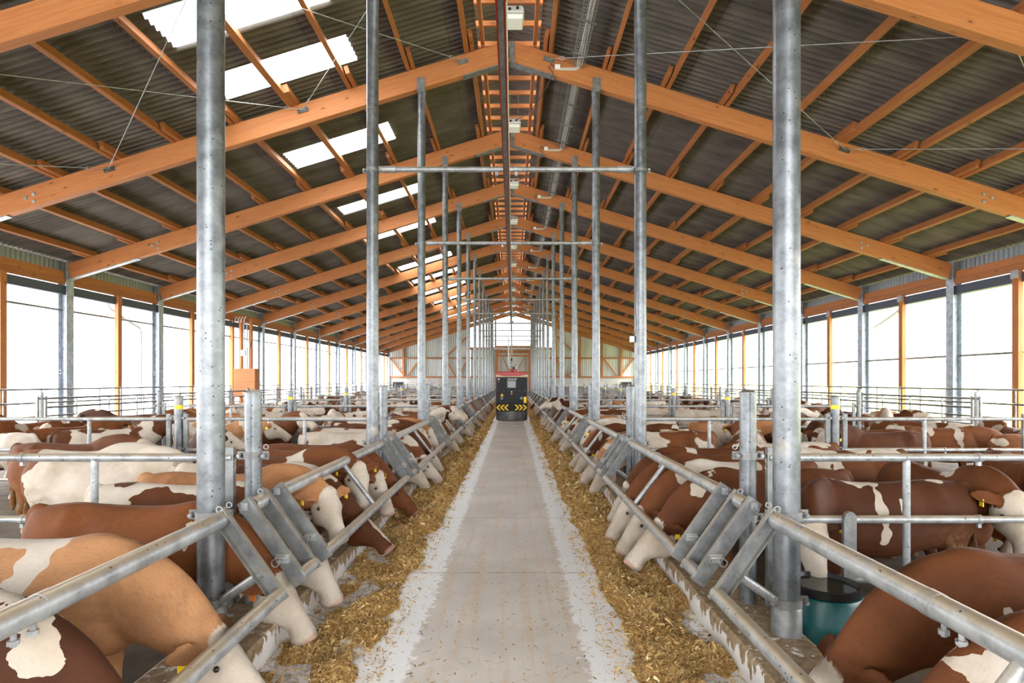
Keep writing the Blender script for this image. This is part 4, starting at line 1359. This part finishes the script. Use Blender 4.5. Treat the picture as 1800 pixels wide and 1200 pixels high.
def cow_loft(poll, muzzle, stance=0.0):
    L = Loft()
    k = smooth_keys(TRUNK, 60)
    x, zt, zb, hw = k.T
    c = np.stack([x, 0 * x, (zt + zb) / 2], 1); n = len(x)
    S = np.tile((0, 1.0, 0), (n, 1)); U = np.tile((0, 0, 1.0), (n, 1))
    r = ell(c, S, U, hw, (zt - zb) / 2, 0.82, 0.60)
    # hip bones and a slight hollow in the flank
    hip = np.exp(-((r[:, :, 0] + 0.50) / 0.06) ** 2 - ((np.abs(r[:, :, 1]) - 0.20) / 0.07) ** 2 - ((r[:, :, 2] - 1.12) / 0.08) ** 2)
    r[:, :, 1] += np.sign(r[:, :, 1]) * 0.022 * hip; r[:, :, 2] += 0.02 * hip
    fl = np.exp(-((r[:, :, 0] + 0.33) / 0.10) ** 2 - ((r[:, :, 2] - 1.0) / 0.12) ** 2)
    r[:, :, 1] -= np.sign(r[:, :, 1]) * 0.035 * fl
    sh = np.exp(-((r[:, :, 0] - 0.36) / 0.13) ** 2 - ((r[:, :, 2] - 0.85) / 0.22) ** 2)
    r[:, :, 1] += np.sign(r[:, :, 1]) * 0.022 * sh
    L.add(r, r)
    def nh(pl, mz):
        C, Sx, U, H, Sh, Uh = neckhead(pl, mz)
        t = np.linspace(0, 1, len(C))
        hw = np.interp(t, [0, .25, .5, .75, 1], [0.225, 0.20, 0.165, 0.138, 0.118])
        hh = np.interp(t, [0, .25, .5, .75, 1], [0.30, 0.305, 0.26, 0.20, 0.135])
        crest = np.interp(t, [0, .3, .6, 1], [0.0, 0.02, 0.03, 0.0])
        nr = ell(C + U * crest[:, None], Sx, U, hw, hh, 0.9, 0.62)
        kk = smooth_keys(HEAD, 40)
        tt, w, h = kk.T
        cen = np.array(pl)[None, :] + H[None, :] * (tt * HL)[:, None] + Uh[None, :] * (0.122 - h - 0.02 * np.clip((tt - 0.55) / 0.45, 0, 1) * 1.2)[:, None]
        m = len(tt)
        hr = ell(cen, np.tile(Sh, (m, 1)), np.tile(Uh, (m, 1)), w, h, 0.82, 0.80)
        ca, sa = np.cos(ANG), np.sin(ANG)
        brow = np.exp(-((tt - 0.30) / 0.09) ** 2)[:, None] * np.exp(-((np.abs(ca) - 0.80) / 0.22) ** 2)[None, :] * (sa > 0)[None, :]
        hr += Sh[None, None, :] * (np.sign(ca)[None, :] * brow * 0.026)[:, :, None]
        jaw = np.exp(-((tt - 0.36) / 0.16) ** 2)[:, None] * np.clip(-sa, 0, 1)[None, :]
        hr -= Uh[None, None, :] * (jaw * 0.028)[:, :, None]
        topk = np.exp(-((tt - 0.02) / 0.07) ** 2)[:, None] * np.clip(sa, 0, 1)[None, :]
        hr += Uh[None, None, :] * (topk * 0.022)[:, :, None]
        ears = []
        for a in (-1, 1):
            tv = np.linspace(0, 1, 9)
            base = np.array(pl) + H * 0.045 + Uh * 0.03 + Sh * a * 0.115
            dr = Sh * a * 0.86 - H * 0.46 - Uh * 0.12; dr /= np.linalg.norm(dr)
            wide = np.cross(dr, Uh); wide /= np.linalg.norm(wide); thin = np.cross(dr, wide)
            ew = np.interp(tv, [0, .2, .55, .85, 1], [0.034, 0.062, 0.078, 0.050, 0.014]); et = np.interp(tv, [0, .5, 1], [0.028, 0.020, 0.014])
            cc = base[None, :] + dr[None, :] * (tv * 0.25)[:, None] - np.array((0, 0, 1.0))[None, :] * (0.03 * tv ** 2)[:, None]
            e = ell(cc, np.tile(wide, (9, 1)), np.tile(thin, (9, 1)), ew, et, 1.0)
            # cup the ear
            loc = (e - cc[:, None, :]) @ wide
            e += thin[None, None, :] * (-(1.0 if thin @ Uh > 0 else -1.0) * -6.0 * loc ** 2)[:, :, None]
            ears.append((e, cc, dr, wide, thin))
        return nr, hr, ears, tt, (H, Sh, Uh), ca, sa
    nr, hr, ears, tt, fr, ca, sa = nh(poll, muzzle)
    rn, rh, rears, *_ = nh((1.10, 0, 1.22), (1.45, 0, 0.86))
    t = np.linspace(0, 1, len(nr))
    L.add(nr, rn, face=np.interp(t, [0, 0.88, 1], [0, 0, 0.45]))
    side = np.clip(np.abs(ca), 0, 1)
    fc = np.interp(tt, [-0.1, 0.02, 0.16, 1.1], [0.55, 0.75, 1.0, 1.0])[:, None] - 0.30 * (side[None, :] * (tt < 0.2)[:, None])
    pad = np.interp(tt, [0, 0.91, 0.99, 1.1], [0, 0, 0.9, 1])[:, None] * np.interp(sa, [-1, -0.5, 0.1, 1], [0.25, 0.35, 1.0, 0.9])[None, :]
    mouth = np.exp(-((sa + 0.42) / 0.13) ** 2)[None, :] * np.interp(tt, [0, 0.60, 0.74, 1.1], [0, 0, 0.9, 0.9])[:, None]
    lid = np.exp(-((tt - 0.30) / 0.045) ** 2)[:, None] * np.exp(-((sa - 0.50) / 0.20) ** 2)[None, :] * (np.abs(ca) > 0.5)[None, :] * 0.75
    L.add(hr, rh, face=fc, muz=pad, dark=np.clip(mouth + lid, 0, 1))
    for e, re in zip(ears, rears):
        inside = np.clip(np.sin(ANG) * (-1.0 if e[4] @ fr[2] > 0 else 1.0), 0, 1)[None, :] * np.interp(np.linspace(0, 1, 9), [0, 0.3, 0.8, 1], [0.2, 0.7, 0.6, 0.2])[:, None]
        L.add(e[0], re[0], dark=inside)
    # legs
    def leg(keys):
        kk = smooth_keys(keys, 26); px, py, pz, rx, ry = kk.T
        n = len(px); c = np.stack([px, py, pz], 1)
        q = ell(c, np.tile((0, 1.0, 0), (n, 1)), np.tile((1.0, 0, 0), (n, 1)), ry, rx, 0.95)
        L.add(q, q)
    for a in (-1, 1):
        st = stance * a
        leg([(0.40, a * 0.17, 0.80, 0.13, 0.08), (0.40 + st * .3, a * 0.165, 0.62, 0.095, 0.065), (0.41 + st * .6, a * 0.155, 0.47, 0.06, 0.05), (0.42 + st * .8, a * 0.15, 0.37, 0.055, 0.05), (0.42 + st * .9, a * 0.15, 0.30, 0.04, 0.036), (0.42 + st, a * 0.15, 0.17, 0.034, 0.032), (0.42 + st, a * 0.15, 0.10, 0.046, 0.042), (0.44 + st, a * 0.15, 0.05, 0.05, 0.046), (0.45 + st, a * 0.15, 0.0, 0.062, 0.055)])
        st = -stance * a
        leg([(-0.62, a * 0.17, 0.90, 0.17, 0.10), (-0.60, a * 0.18, 0.72, 0.165, 0.095), (-0.60 + st * .4, a * 0.175, 0.58, 0.115, 0.075), (-0.66 + st * .6, a * 0.165, 0.48, 0.072, 0.052), (-0.72 + st * .8, a * 0.16, 0.40, 0.060, 0.045), (-0.72 + st * .9, a * 0.16, 0.30, 0.044, 0.036), (-0.69 + st, a * 0.16, 0.16, 0.038, 0.034), (-0.68 + st, a * 0.16, 0.10, 0.048, 0.042), (-0.66 + st, a * 0.16, 0.05, 0.05, 0.046), (-0.65 + st, a * 0.16, 0.0, 0.062, 0.055)])
    kk = smooth_keys([(-0.80, 0, 1.15, 0.035), (-0.88, 0, 1.15, 0.034), (-0.935, 0.0, 1.06, 0.028), (-0.945, 0.01, 0.85, 0.022), (-0.945, 0.015, 0.66, 0.020), (-0.95, 0.02, 0.52, 0.036), (-0.95, 0.02, 0.40, 0.034), (-0.95, 0.02, 0.32, 0.012)], 30)
    c = kk[:, :3]; T = np.gradient(c, axis=0); T /= np.linalg.norm(T, axis=1)[:, None]
    S = np.tile((0, 1.0, 0), (len(c), 1)); U = np.cross(T, S)
    q = ell(c, S, U, kk[:, 3], kk[:, 3], 1.0); L.add(q, q)
    return L, ears, fr

def cow_mesh(poll, muzzle, voxel, stance=0.05, patches=(), name='cow'):
    L, ears, fr = cow_loft(poll, muzzle, stance)
    src = L.mb.mesh('cow_source', False)
    ob = bpy.data.objects.new('cow_source', src); COL.objects.link(ob)
    md = ob.modifiers.new('r', 'REMESH'); md.mode = 'VOXEL'; md.voxel_size = voxel; md.adaptivity = 0.0; md.use_smooth_shade = True
    sm = ob.modifiers.new('s', 'SMOOTH'); sm.factor = 0.5; sm.iterations = 5 if voxel < 0.02 else 3
    dg = bpy.context.evaluated_depsgraph_get()
    me = bpy.data.meshes.new_from_object(ob.evaluated_get(dg))
    sv = np.array(L.mb.v); rest = np.vstack(L.rest); face = np.concatenate(L.face); muz = np.concatenate(L.muz); dark = np.concatenate(L.dark)
    bpy.data.objects.remove(ob); bpy.data.meshes.remove(src)
    rigid = np.linalg.norm(sv - rest, axis=1) < 1e-6
    kd = kdtree.KDTree(len(sv))
    for i, p in enumerate(sv): kd.insert(p, i)
    kd.balance()
    n = len(me.vertices)
    co = np.empty(n * 3); me.vertices.foreach_get('co', co); co = co.reshape(-1, 3)
    R_, Fc, Mz, Dk = np.empty((n, 3)), np.empty(n), np.empty(n), np.empty(n)
    for i in range(n):
        hits = kd.find_n(co[i], 6)
        w = np.array([1.0 / (h[2] + 0.008) ** 2 for h in hits]); w /= w.sum(); idx = [h[1] for h in hits]
        R_[i] = (np.where(rigid[idx][:, None], co[i][None, :], rest[idx]) * w[:, None]).sum(0); Fc[i] = (face[idx] * w).sum(); Mz[i] = (muz[idx] * w).sum(); Dk[i] = (dark[idx] * w).sum()
    a = me.attributes.new('rest', 'FLOAT_VECTOR', 'POINT'); a.data.foreach_set('vector', R_.ravel())
    a = me.attributes.new('facew', 'FLOAT', 'POINT'); a.data.foreach_set('value', Fc)
    a = me.attributes.new('muzzle', 'FLOAT', 'POINT'); a.data.foreach_set('value', Mz)
    a = me.attributes.new('dark', 'FLOAT', 'POINT'); a.data.foreach_set('value', Dk)
    P = np.zeros(n)
    rag = np.array([mnoise.noise(Vector(q) * 5.5) + 0.5 * mnoise.noise(Vector(q) * 13.0) for q in R_]) if patches else P
    for (px, py, pz, rx, ry, rz_, amt) in patches:
        d = ((R_[:, 0] - px) / rx) ** 2 + ((R_[:, 1] - py) / ry) ** 2 + ((R_[:, 2] - pz) / rz_) ** 2
        g = 1 / (1 + np.exp(np.clip((np.sqrt(d) - 1 + (0.42 if min(rx, rz_) > 0.1 else 0.8) * rag * (max(rx, ry) < 2.5)) * 7, -30, 30)))
        P += amt * g
    a = me.attributes.new('patch', 'FLOAT', 'POINT'); a.data.foreach_set('value', P)
    me.materials.clear(); me.materials.append(M['cow'])
    me.polygons.foreach_set('use_smooth', [True] * len(me.polygons))
    me.name = name
    info = dict(ears=[(e[1], e[2], e[3], e[4]) for e in ears], fr=fr, poll=np.array(poll))
    return me, info

def cow_details(o, info, tags='both'):
    H, S, U = info['fr']; pl = info['poll']
    for a in (-1, 1):
        c = pl + H * (0.30 * HL) + U * 0.042 + S * a * 0.136
        m_ = MB(); m_.lathe([(0.001, -0.019), (0.012, -0.015), (0.018, -0.006), (0.0195, 0.0), (0.018, 0.006), (0.012, 0.015), (0.001, 0.019)], 14, c); m_.build('eye', M['eye'], o)
        c = pl + H * (0.985 * HL) + U * 0.028 + S * a * 0.056
        m_ = MB(); m_.lathe([(0.001, -0.012), (0.011, -0.007), (0.014, 0.0), (0.011, 0.007), (0.001, 0.012)], 10, c); m_.build('nostril', M['nostril'], o)
    if tags:
        for i, e in enumerate(info['ears']):
            if tags == 'one' and i == 0: continue
            cc, dr, wide, thin = e
            c = cc[5] + np.array((0, 0, -0.07)) + thin * (0.03 if thin @ U > 0 else -0.03)
            m_ = MB(); m_.bar(c + np.array((0, 0, 0.038)), c - np.array((0, 0, 0.038)), 0.058, 0.006, tuple(wide)) if False else m_.bar(c + np.array((0, 0, 0.036)), c - np.array((0, 0, 0.036)), 0.056, 0.007, tuple(np.array(S) + 0.001))
            m_.build('ear_tag', M['orange'] if tags == 'orange' else M['yellow'], o, smooth=False)

PEN_COWS = []
def place(me, info, x, y, rotz, col, label, scale=1.0, details=True, tags='both', group=None):
    o = bpy.data.objects.new('cow', me); COL.objects.link(o)
    o.location = (x, y, 0); o.rotation_euler = (0, 0, rotz); o.scale = (scale,) * 3
    o.color = col
    tag(o, label, 'cow', group or 'cattle in the pens')
    if details: cow_details(o, info, tags)
    PEN_COWS.append((x, y, rotz))
    return o

def hero(side, x, y, poll, muzzle, col, label, patches=(), turn=0.0, scale=1.0, voxel=0.017, tags='both', stance=0.05):
    """side -1: stands on the skylight side facing the aisle; +1: meadow side. x: distance of its middle from the aisle centre"""
    me, info = cow_mesh(poll, muzzle, voxel, stance, patches)
    return place(me, info, side * x, y, (0 if side < 0 else math.pi) + turn, col, label, scale, True, tags)

DOWN = ((1.12, 0, 0.54), (1.45, 0, 0.15))
FG = 'cattle in the pens'
# patches are (x, y, z, radius x, y, z, amount) along the body: + white, - brown
W_, B_ = 0.7, -0.9
def both(x, y, z, rx, ry, rz_, a): return [(x, y, z, rx, ry, rz_, a), (x, -y, z, rx, ry, rz_, a)]
SOLID = [(0, 0, 0.8, 3, 3, 3, -0.6)]
# skylight side, from the camera end
hero(-1, 2.86, 2.62, *DOWN, (0.18, 0.11, 0.0, 1.0), 'dark red cow with white crested neck, lowest in the corner by the feed rail', SOLID + [(0.60, 0, 1.25, 0.26, 0.13, 0.08, 2.0)])
hero(-1, 2.92, 3.52, *DOWN, (0.90, 0.23, 0.1, 1.0), 'tan cow with large white back patches and a white face, feeding under the first barrier',
     SOLID + both(-0.2, 0.12, 1.20, 0.5, 0.26, 0.10, 2.0) + both(-0.25, 0.25, 0.95, 0.16, 0.2, 0.28, 1.8) + both(0.16, 0.25, 1.0, 0.07, 0.2, 0.25, 1.8) + both(-0.62, 0.2, 1.0, 0.10, 0.2, 0.25, 1.8) + both(0.22, 0.15, 1.17, 0.08, 0.16, 0.1, 1.8) + both(-0.45, 0.22, 1.13, 0.11, 0.12, 0.09, -2.5) + both(-0.05, 0.22, 1.08, 0.13, 0.14, 0.10, -2.5))
hero(-1, 2.93, 4.64, (1.10, -0.02, 0.54), (1.40, -0.08, 0.12), (0.55, 0.42, 0.0, 1.0), 'plain red-brown cow with white face and orange ear tag, feeding beside the first tall pole', SOLID + both(0.50, 0.24, 1.05, 0.03, 0.12, 0.16, 1.8), scale=0.97, tags='orange')
hero(-1, 2.97, 5.36, (1.12, 0.02, 0.56), (1.38, -0.04, 0.12), (0.32, 0.37, 0.35, 0.9), 'white cow with dark brown side patches, spotted face low beside the infill panel',
     [(0, 0, 0.8, 3, 3, 3, 0.5)] + both(-0.1, 0.25, 1.02, 0.30, 0.2, 0.15, -2.4) + both(0.42, 0.2, 1.0, 0.2, 0.2, 0.2, -2.4) + both(1.22, 0.09, 1.18, 0.05, 0.04, 0.05, -2.5) + [(-0.55, 0, 1.22, 0.10, 0.2, 0.05, -2.0)])
hero(-1, 3.02, 6.14, (1.12, -0.02, 0.94), (1.34, -0.24, 0.56), (0.84, 0.61, 0.0, 1.0), 'tan cow looking over the lower rail with a curly white forehead and yellow ear tags', SOLID + both(0.12, 0.1, 1.1, 0.03, 0.2, 0.2, 1.8), scale=0.98)
hero(-1, 2.92, 6.70, (1.14, 0.0, 0.54), (1.52, -0.05, 0.20), (0.28, 0.77, 0.3, 0.0), 'white-bodied cow with a brown saddle and a dark brown blazed head, feeding',
     [(0, 0, 0.8, 1.2, 3, 3, 0.9), (-0.05, 0, 1.12, 0.28, 0.3, 0.16, -2.6), (1.1, 0, 1.1, 0.5, 0.5, 0.4, -1.6), (1.35, 0, 1.02, 0.2, 0.035, 0.2, 3.0), (1.38, 0, 0.80, 0.2, 0.1, 0.08, 3.0)], tags='one')
hero(-1, 3.05, 7.38, (1.12, 0.0, 1.02), (1.28, -0.22, 0.58), (0.42, 0.15, 0.1, 1.0), 'red-brown cow with a white shoulder band, white face lifted beside the spacer tube', SOLID + [(0.36, 0, 1.1, 0.09, 0.4, 0.3, 2.0), (-0.3, 0, 1.23, 0.5, 0.06, 0.05, 1.8)])
hero(-1, 2.98, 8.05, (1.12, 0.0, 0.80), (1.30, -0.05, 0.36), (0.5, 0.52, 0.1, 1.0), 'red-brown cow with pale face half hidden behind the lifted white-faced one', SOLID, tags='one')
hero(-1, 2.90, 8.72, *DOWN, (0.44, 0.82, 0.0, 0.0), 'red-brown cow with an all brown face and yellow tag, feeding by the second tall pole', SOLID)
# second row on the skylight side
hero(-1, 5.05, 7.12, (0.98, 0.0, 1.12), (1.2, 0.10, 0.78), (0.5, 0.31, 1.0, 1.0), 'large white cow with brown tail head behind the feeding row, manure on its thigh', [(0.1, 0, 0.8, 3, 3, 3, 1.0), (-0.93, 0, 0.9, 0.20, 0.5, 0.5, -4.0)], tags=None)
hero(-1, 5.95, 7.95, (1.12, 0.2, 0.95), (1.40, 0.2, 0.62), (0.55, 0.71, 0.6, 1.0), 'white cow with brown hindquarters and dirty flank, hindmost in the second pen', [(0.1, 0, 0.8, 0.75, 3, 3, 1.2), (-0.8, 0, 0.85, 0.32, 0.6, 0.7, -2.6)], tags=None)
hero(-1, 6.75, 8.85, (1.14, -0.1, 1.12), (1.55, -0.25, 1.02), (0.36, 0.93, 0.0, 1.0), 'long red-brown cow with a white poll and yellow tag, head level, behind the white ones', SOLID, tags='both')
# meadow side
hero(1, 2.95, 2.42, *DOWN, (0.42, 0.18, 0.0, 1.0), 'red-brown cow with a shaggy white neck patch, cut off at the bottom edge', SOLID + both(0.66, 0.14, 1.10, 0.15, 0.18, 0.24, 2.2))
hero(1, 3.15, 3.22, *DOWN, (0.40, 0.35, 0.0, 0.6), 'plain chestnut cow bending its neck under the first barrier on the meadow side', SOLID + both(0.45, 0.25, 0.95, 0.03, 0.1, 0.03, 1.8))
hero(1, 3.62, 5.52, (0.86, 0.44, 0.88), (0.87, 0.57, 0.46), (0.22, 0.66, 0.1, 1.0), 'dark brown cow with white flank streaks, white face lowered into the teal drum', SOLID + both(0.1, 0.28, 0.92, 0.05, 0.15, 0.24, 2.0) + both(-0.1, 0.28, 1.0, 0.03, 0.15, 0.14, 2.0) + [(0.2, 0, 1.2, 0.16, 0.25, 0.05, 1.9), (-0.55, 0.05, 1.22, 0.11, 0.08, 0.04, 1.8)])
hero(1, 2.88, 6.24, (1.10, 0.0, 0.55), (1.46, 0.10, 0.20), (0.36, 0.29, 0.0, 1.0), 'chestnut cow with white crest and two yellow tags, white face over the hay', SOLID + [(0.62, 0, 1.2, 0.10, 0.14, 0.10, 2.0)])
hero(1, 2.86, 6.90, (1.12, 0.0, 0.55), (1.40, 0.05, 0.14), (0.46, 0.49, 0.1, 1.0), 'chestnut cow with white shoulders, middle of three feeding at the meadow-side spacer tube', SOLID + [(0.30, 0, 1.12, 0.30, 0.4, 0.17, 2.0), (-0.15, 0.1, 1.14, 0.05, 0.3, 0.05, 1.9)])
hero(1, 2.84, 7.56, (1.14, 0.0, 0.55), (1.40, 0.04, 0.12), (0.40, 0.86, 0.0, 1.0), 'plain-backed chestnut cow, hindmost of three feeding at the meadow-side spacer tube', SOLID, tags=None)
hero(1, 2.95, 8.30, (1.10, 0.0, 0.60), (1.34, 0.05, 0.20), (0.34, 0.14, 0.0, 1.0), 'dark chestnut cow with a white saddle mark, behind three white-faced feeders', SOLID + both(0.3, 0.15, 1.12, 0.07, 0.2, 0.16, 2.0) + both(0.5, 0.2, 1.1, 0.025, 0.1, 0.05, 1.8), tags=None)
hero(1, 4.80, 6.32, (1.02, 0.05, 1.05), (1.20, 0.04, 0.66), (0.40, 0.05, 0.0, 1.0), 'white-faced cow with drooping ears looking straight out behind the first meadow-side pen gate', SOLID + both(0.3, 0.1, 1.2, 0.15, 0.2, 0.06, 1.8), turn=R(84))
hero(1, 4.75, 8.05, (1.02, 0.2, 0.80), (1.28, 0.3, 0.45), (0.42, 0.38, 0.1, 1.0), 'chestnut cow with branching white shoulder marks standing behind the drinking one', SOLID + both(0.18, 0.2, 1.1, 0.06, 0.3, 0.3, 1.9) + both(0.42, 0.2, 1.1, 0.14, 0.3, 0.3, 1.9) + [(-0.5, 0, 1.15, 0.30, 0.4, 0.09, 1.9)], tags=None)
hero(1, 4.3, 8.95, (1.02, -0.1, 0.80), (1.28, -0.2, 0.45), (0.45, 0.58, 0.6, 1.0), 'brown cow with a broad white back behind the branching-marked one', SOLID + [(0.0, 0, 1.2, 0.7, 0.3, 0.12, 1.9)], tags=None)
hero(1, 6.65, 7.35, (1.05, 0.0, 1.05), (1.25, 0.05, 0.66), (0.46, 0.78, 0.2, 1.0), 'cow with curly white face and yellow tags seen frontally through the outer gate', SOLID + [(0.1, 0, 1.2, 0.4, 0.2, 0.06, 1.9)], turn=R(70))
hero(1, 6.3, 6.10, DOWN[0], DOWN[1], (0.42, 0.68, 0.3, 1.0), 'brown and white cow at the meadow-side picture edge with lowered head', SOLID + both(0.1, 0.15, 1.15, 0.25, 0.25, 0.1, 1.9), turn=R(20))
hero(1, 7.1, 10.85, (1.10, 0.15, 1.10), (1.35, 0.35, 0.80), (0.30, 0.9, 0.0, 1.0), 'dark chestnut cow with a cream head standing behind the tube gate of the third pen', SOLID, tags='one')
hero(1, 9.0, 11.9, (1.10, 0.0, 0.90), (1.35, 0.1, 0.55), (0.5, 0.25, 0.2, 1.0), 'brown cow striped with white and a cream rump, farther out in the third pen', SOLID + both(0.3, 0.25, 1.0, 0.06, 0.3, 0.3, 1.9) + both(-0.2, 0.25, 1.1, 0.10, 0.3, 0.12, 1.9) + [(-0.85, 0, 0.9, 0.25, 0.5, 0.5, 1.9)], turn=R(160))

# shared poses for the rest of the herd
POSES = {
    'down': cow_mesh((1.12, 0.0, 0.54), (1.45, 0.03, 0.15), 0.024, 0.04),
    'down2': cow_mesh((1.10, 0.10, 0.56), (1.36, 0.17, 0.14), 0.024, -0.05),
    'mid': cow_mesh((1.12, -0.05, 0.88), (1.34, -0.15, 0.48), 0.024, 0.06),
    'level': cow_mesh((1.12, 0.08, 1.12), (1.46, 0.22, 0.86), 0.024, -0.06),
    'up': cow_mesh((1.06, -0.10, 1.30), (1.42, -0.22, 1.08), 0.024, 0.05),
    'turned': cow_mesh((0.98, 0.38, 1.10), (1.12, 0.70, 0.86), 0.024, 0.03),
}
for v in POSES.values(): v[0].materials.clear(); v[0].materials.append(M['cow'])

def coat_word(col):
    c = 'dark' if col[0] < 0.3 else 'red-brown' if col[0] < 0.65 else 'tan'
    w = ' and white' if col[2] > 0.3 else ''
    return c + w
rr = random.Random(21)
def rand_col():
    c = rr.choice([0.15, 0.3, 0.36, 0.42, 0.5, 0.55, 0.6, 0.85])
    return (c + rr.uniform(-0.04, 0.04), rr.random(), rr.choice([0.14, 0.24, 0.36, 0.48, 0.6, 0.72]), 1.0 if rr.random() < 0.82 else 0.0)

OVER = {(-1, 17.4): 'up', (1, 22.6): 'up'}
for s in (-1, 1):
    idx = 9 if s < 0 else 7
    for k in range(1, 8):
        p0, p1 = 4.97 + BAY * k + 0.36, 9.97 + BAY * k - 0.36
        n = 6
        for i in range(n):
            y = p0 + (p1 - p0) * (i + 0.5) / n + rr.uniform(-0.05, 0.05)
            q = (y - 4.35) % BAY
            if q < 0.34: y += 0.34 - q
            if q > BAY - 0.34: y -= 0.34 - (BAY - q)
            if rr.random() < 0.06: continue
            pose = rr.choice(['down', 'down', 'down2', 'down', 'mid'])
            x = 2.92 + rr.uniform(-0.06, 0.12) + (0.22 if pose == 'mid' else 0)
            for (ss, yy), pz in OVER.items():
                if ss == s and abs(yy - y) < 0.4: pose = 'up'; x = 2.80
            col = rand_col()
            me, info = POSES[pose]
            lab = '%s cow %s the %s feed fence, %s in the row' % (coat_word(col), {'up': 'reaching out over', 'mid': 'standing at'}.get(pose, 'feeding at'), SIDE[s].replace(' ', '-'), ORD[idx])
            place(me, info, s * x, y, (0 if s < 0 else math.pi) + rr.uniform(-0.08, 0.08), col, lab, rr.uniform(0.93, 1.03), y < 26, rr.choice(['both', 'one', 'one']) if y < 20 else None)
            idx += 1
# cattle standing farther out in the pens
PENPOS = {}
def free(x, y, a):
    dx, dy = math.cos(a), math.sin(a)
    for (px, py, pa) in PEN_COWS:
        if (px - x) ** 2 + (py - y) ** 2 > 7: continue
        ex, ey = math.cos(pa), math.sin(pa)
        for t in (-0.75, -0.25, 0.25, 0.75, 1.25):
            for u in (-0.75, -0.25, 0.25, 0.75, 1.25):
                if (x + dx * t - px - ex * u) ** 2 + (y + dy * t - py - ey * u) ** 2 < 0.36: return False
    return True
for s in (-1, 1):
    for k in range(1, 8):
        y0, y1 = 4.97 + BAY * k, 9.97 + BAY * k
        batch = []
        want, got = (9 if k < 4 else 7), 0
        for att in range(200):
            if got >= want: break
            a = rr.choice([0, math.pi, math.pi / 2, -math.pi / 2, rr.uniform(0, 6.28), rr.uniform(0, 6.28)]) + rr.uniform(-0.3, 0.3)
            mx, my = 0.45 + abs(math.cos(a)) * 0.9, 0.42 + abs(math.sin(a)) * 0.95
            x = rr.uniform(4.8 + mx * 0.3, 11.9 - mx); y = rr.uniform(y0 + my, y1 - my)
            if y0 + my >= y1 - my: continue
            if not free(s * x, y, a): continue
            col = rand_col()
            pose = rr.choice(['level', 'level', 'up', 'turned', 'mid', 'level'])
            me, info = POSES[pose]
            dirw = 'facing the camera' if math.sin(a) < -0.6 else 'tail to the camera' if math.sin(a) > 0.6 else 'facing the aisle' if math.cos(a) * s < 0 else 'facing the side wall'
            lab = None
            got += 1
            batch.append((x, place(me, info, s * x, y, a, col, None, rr.uniform(0.94, 1.05), y < 16, rr.choice(['both', 'one']) if y < 16 else None), coat_word(col), dirw))
        batch.sort(key=lambda t: t[0])
        for i, (x, o, cw, dw) in enumerate(batch):
            o['label'] = '%s cow %s, %s out from the aisle, %s %s pen' % (cw, dw, ORD[i], ORD[k], SIDE[s].replace(' ', '-'))
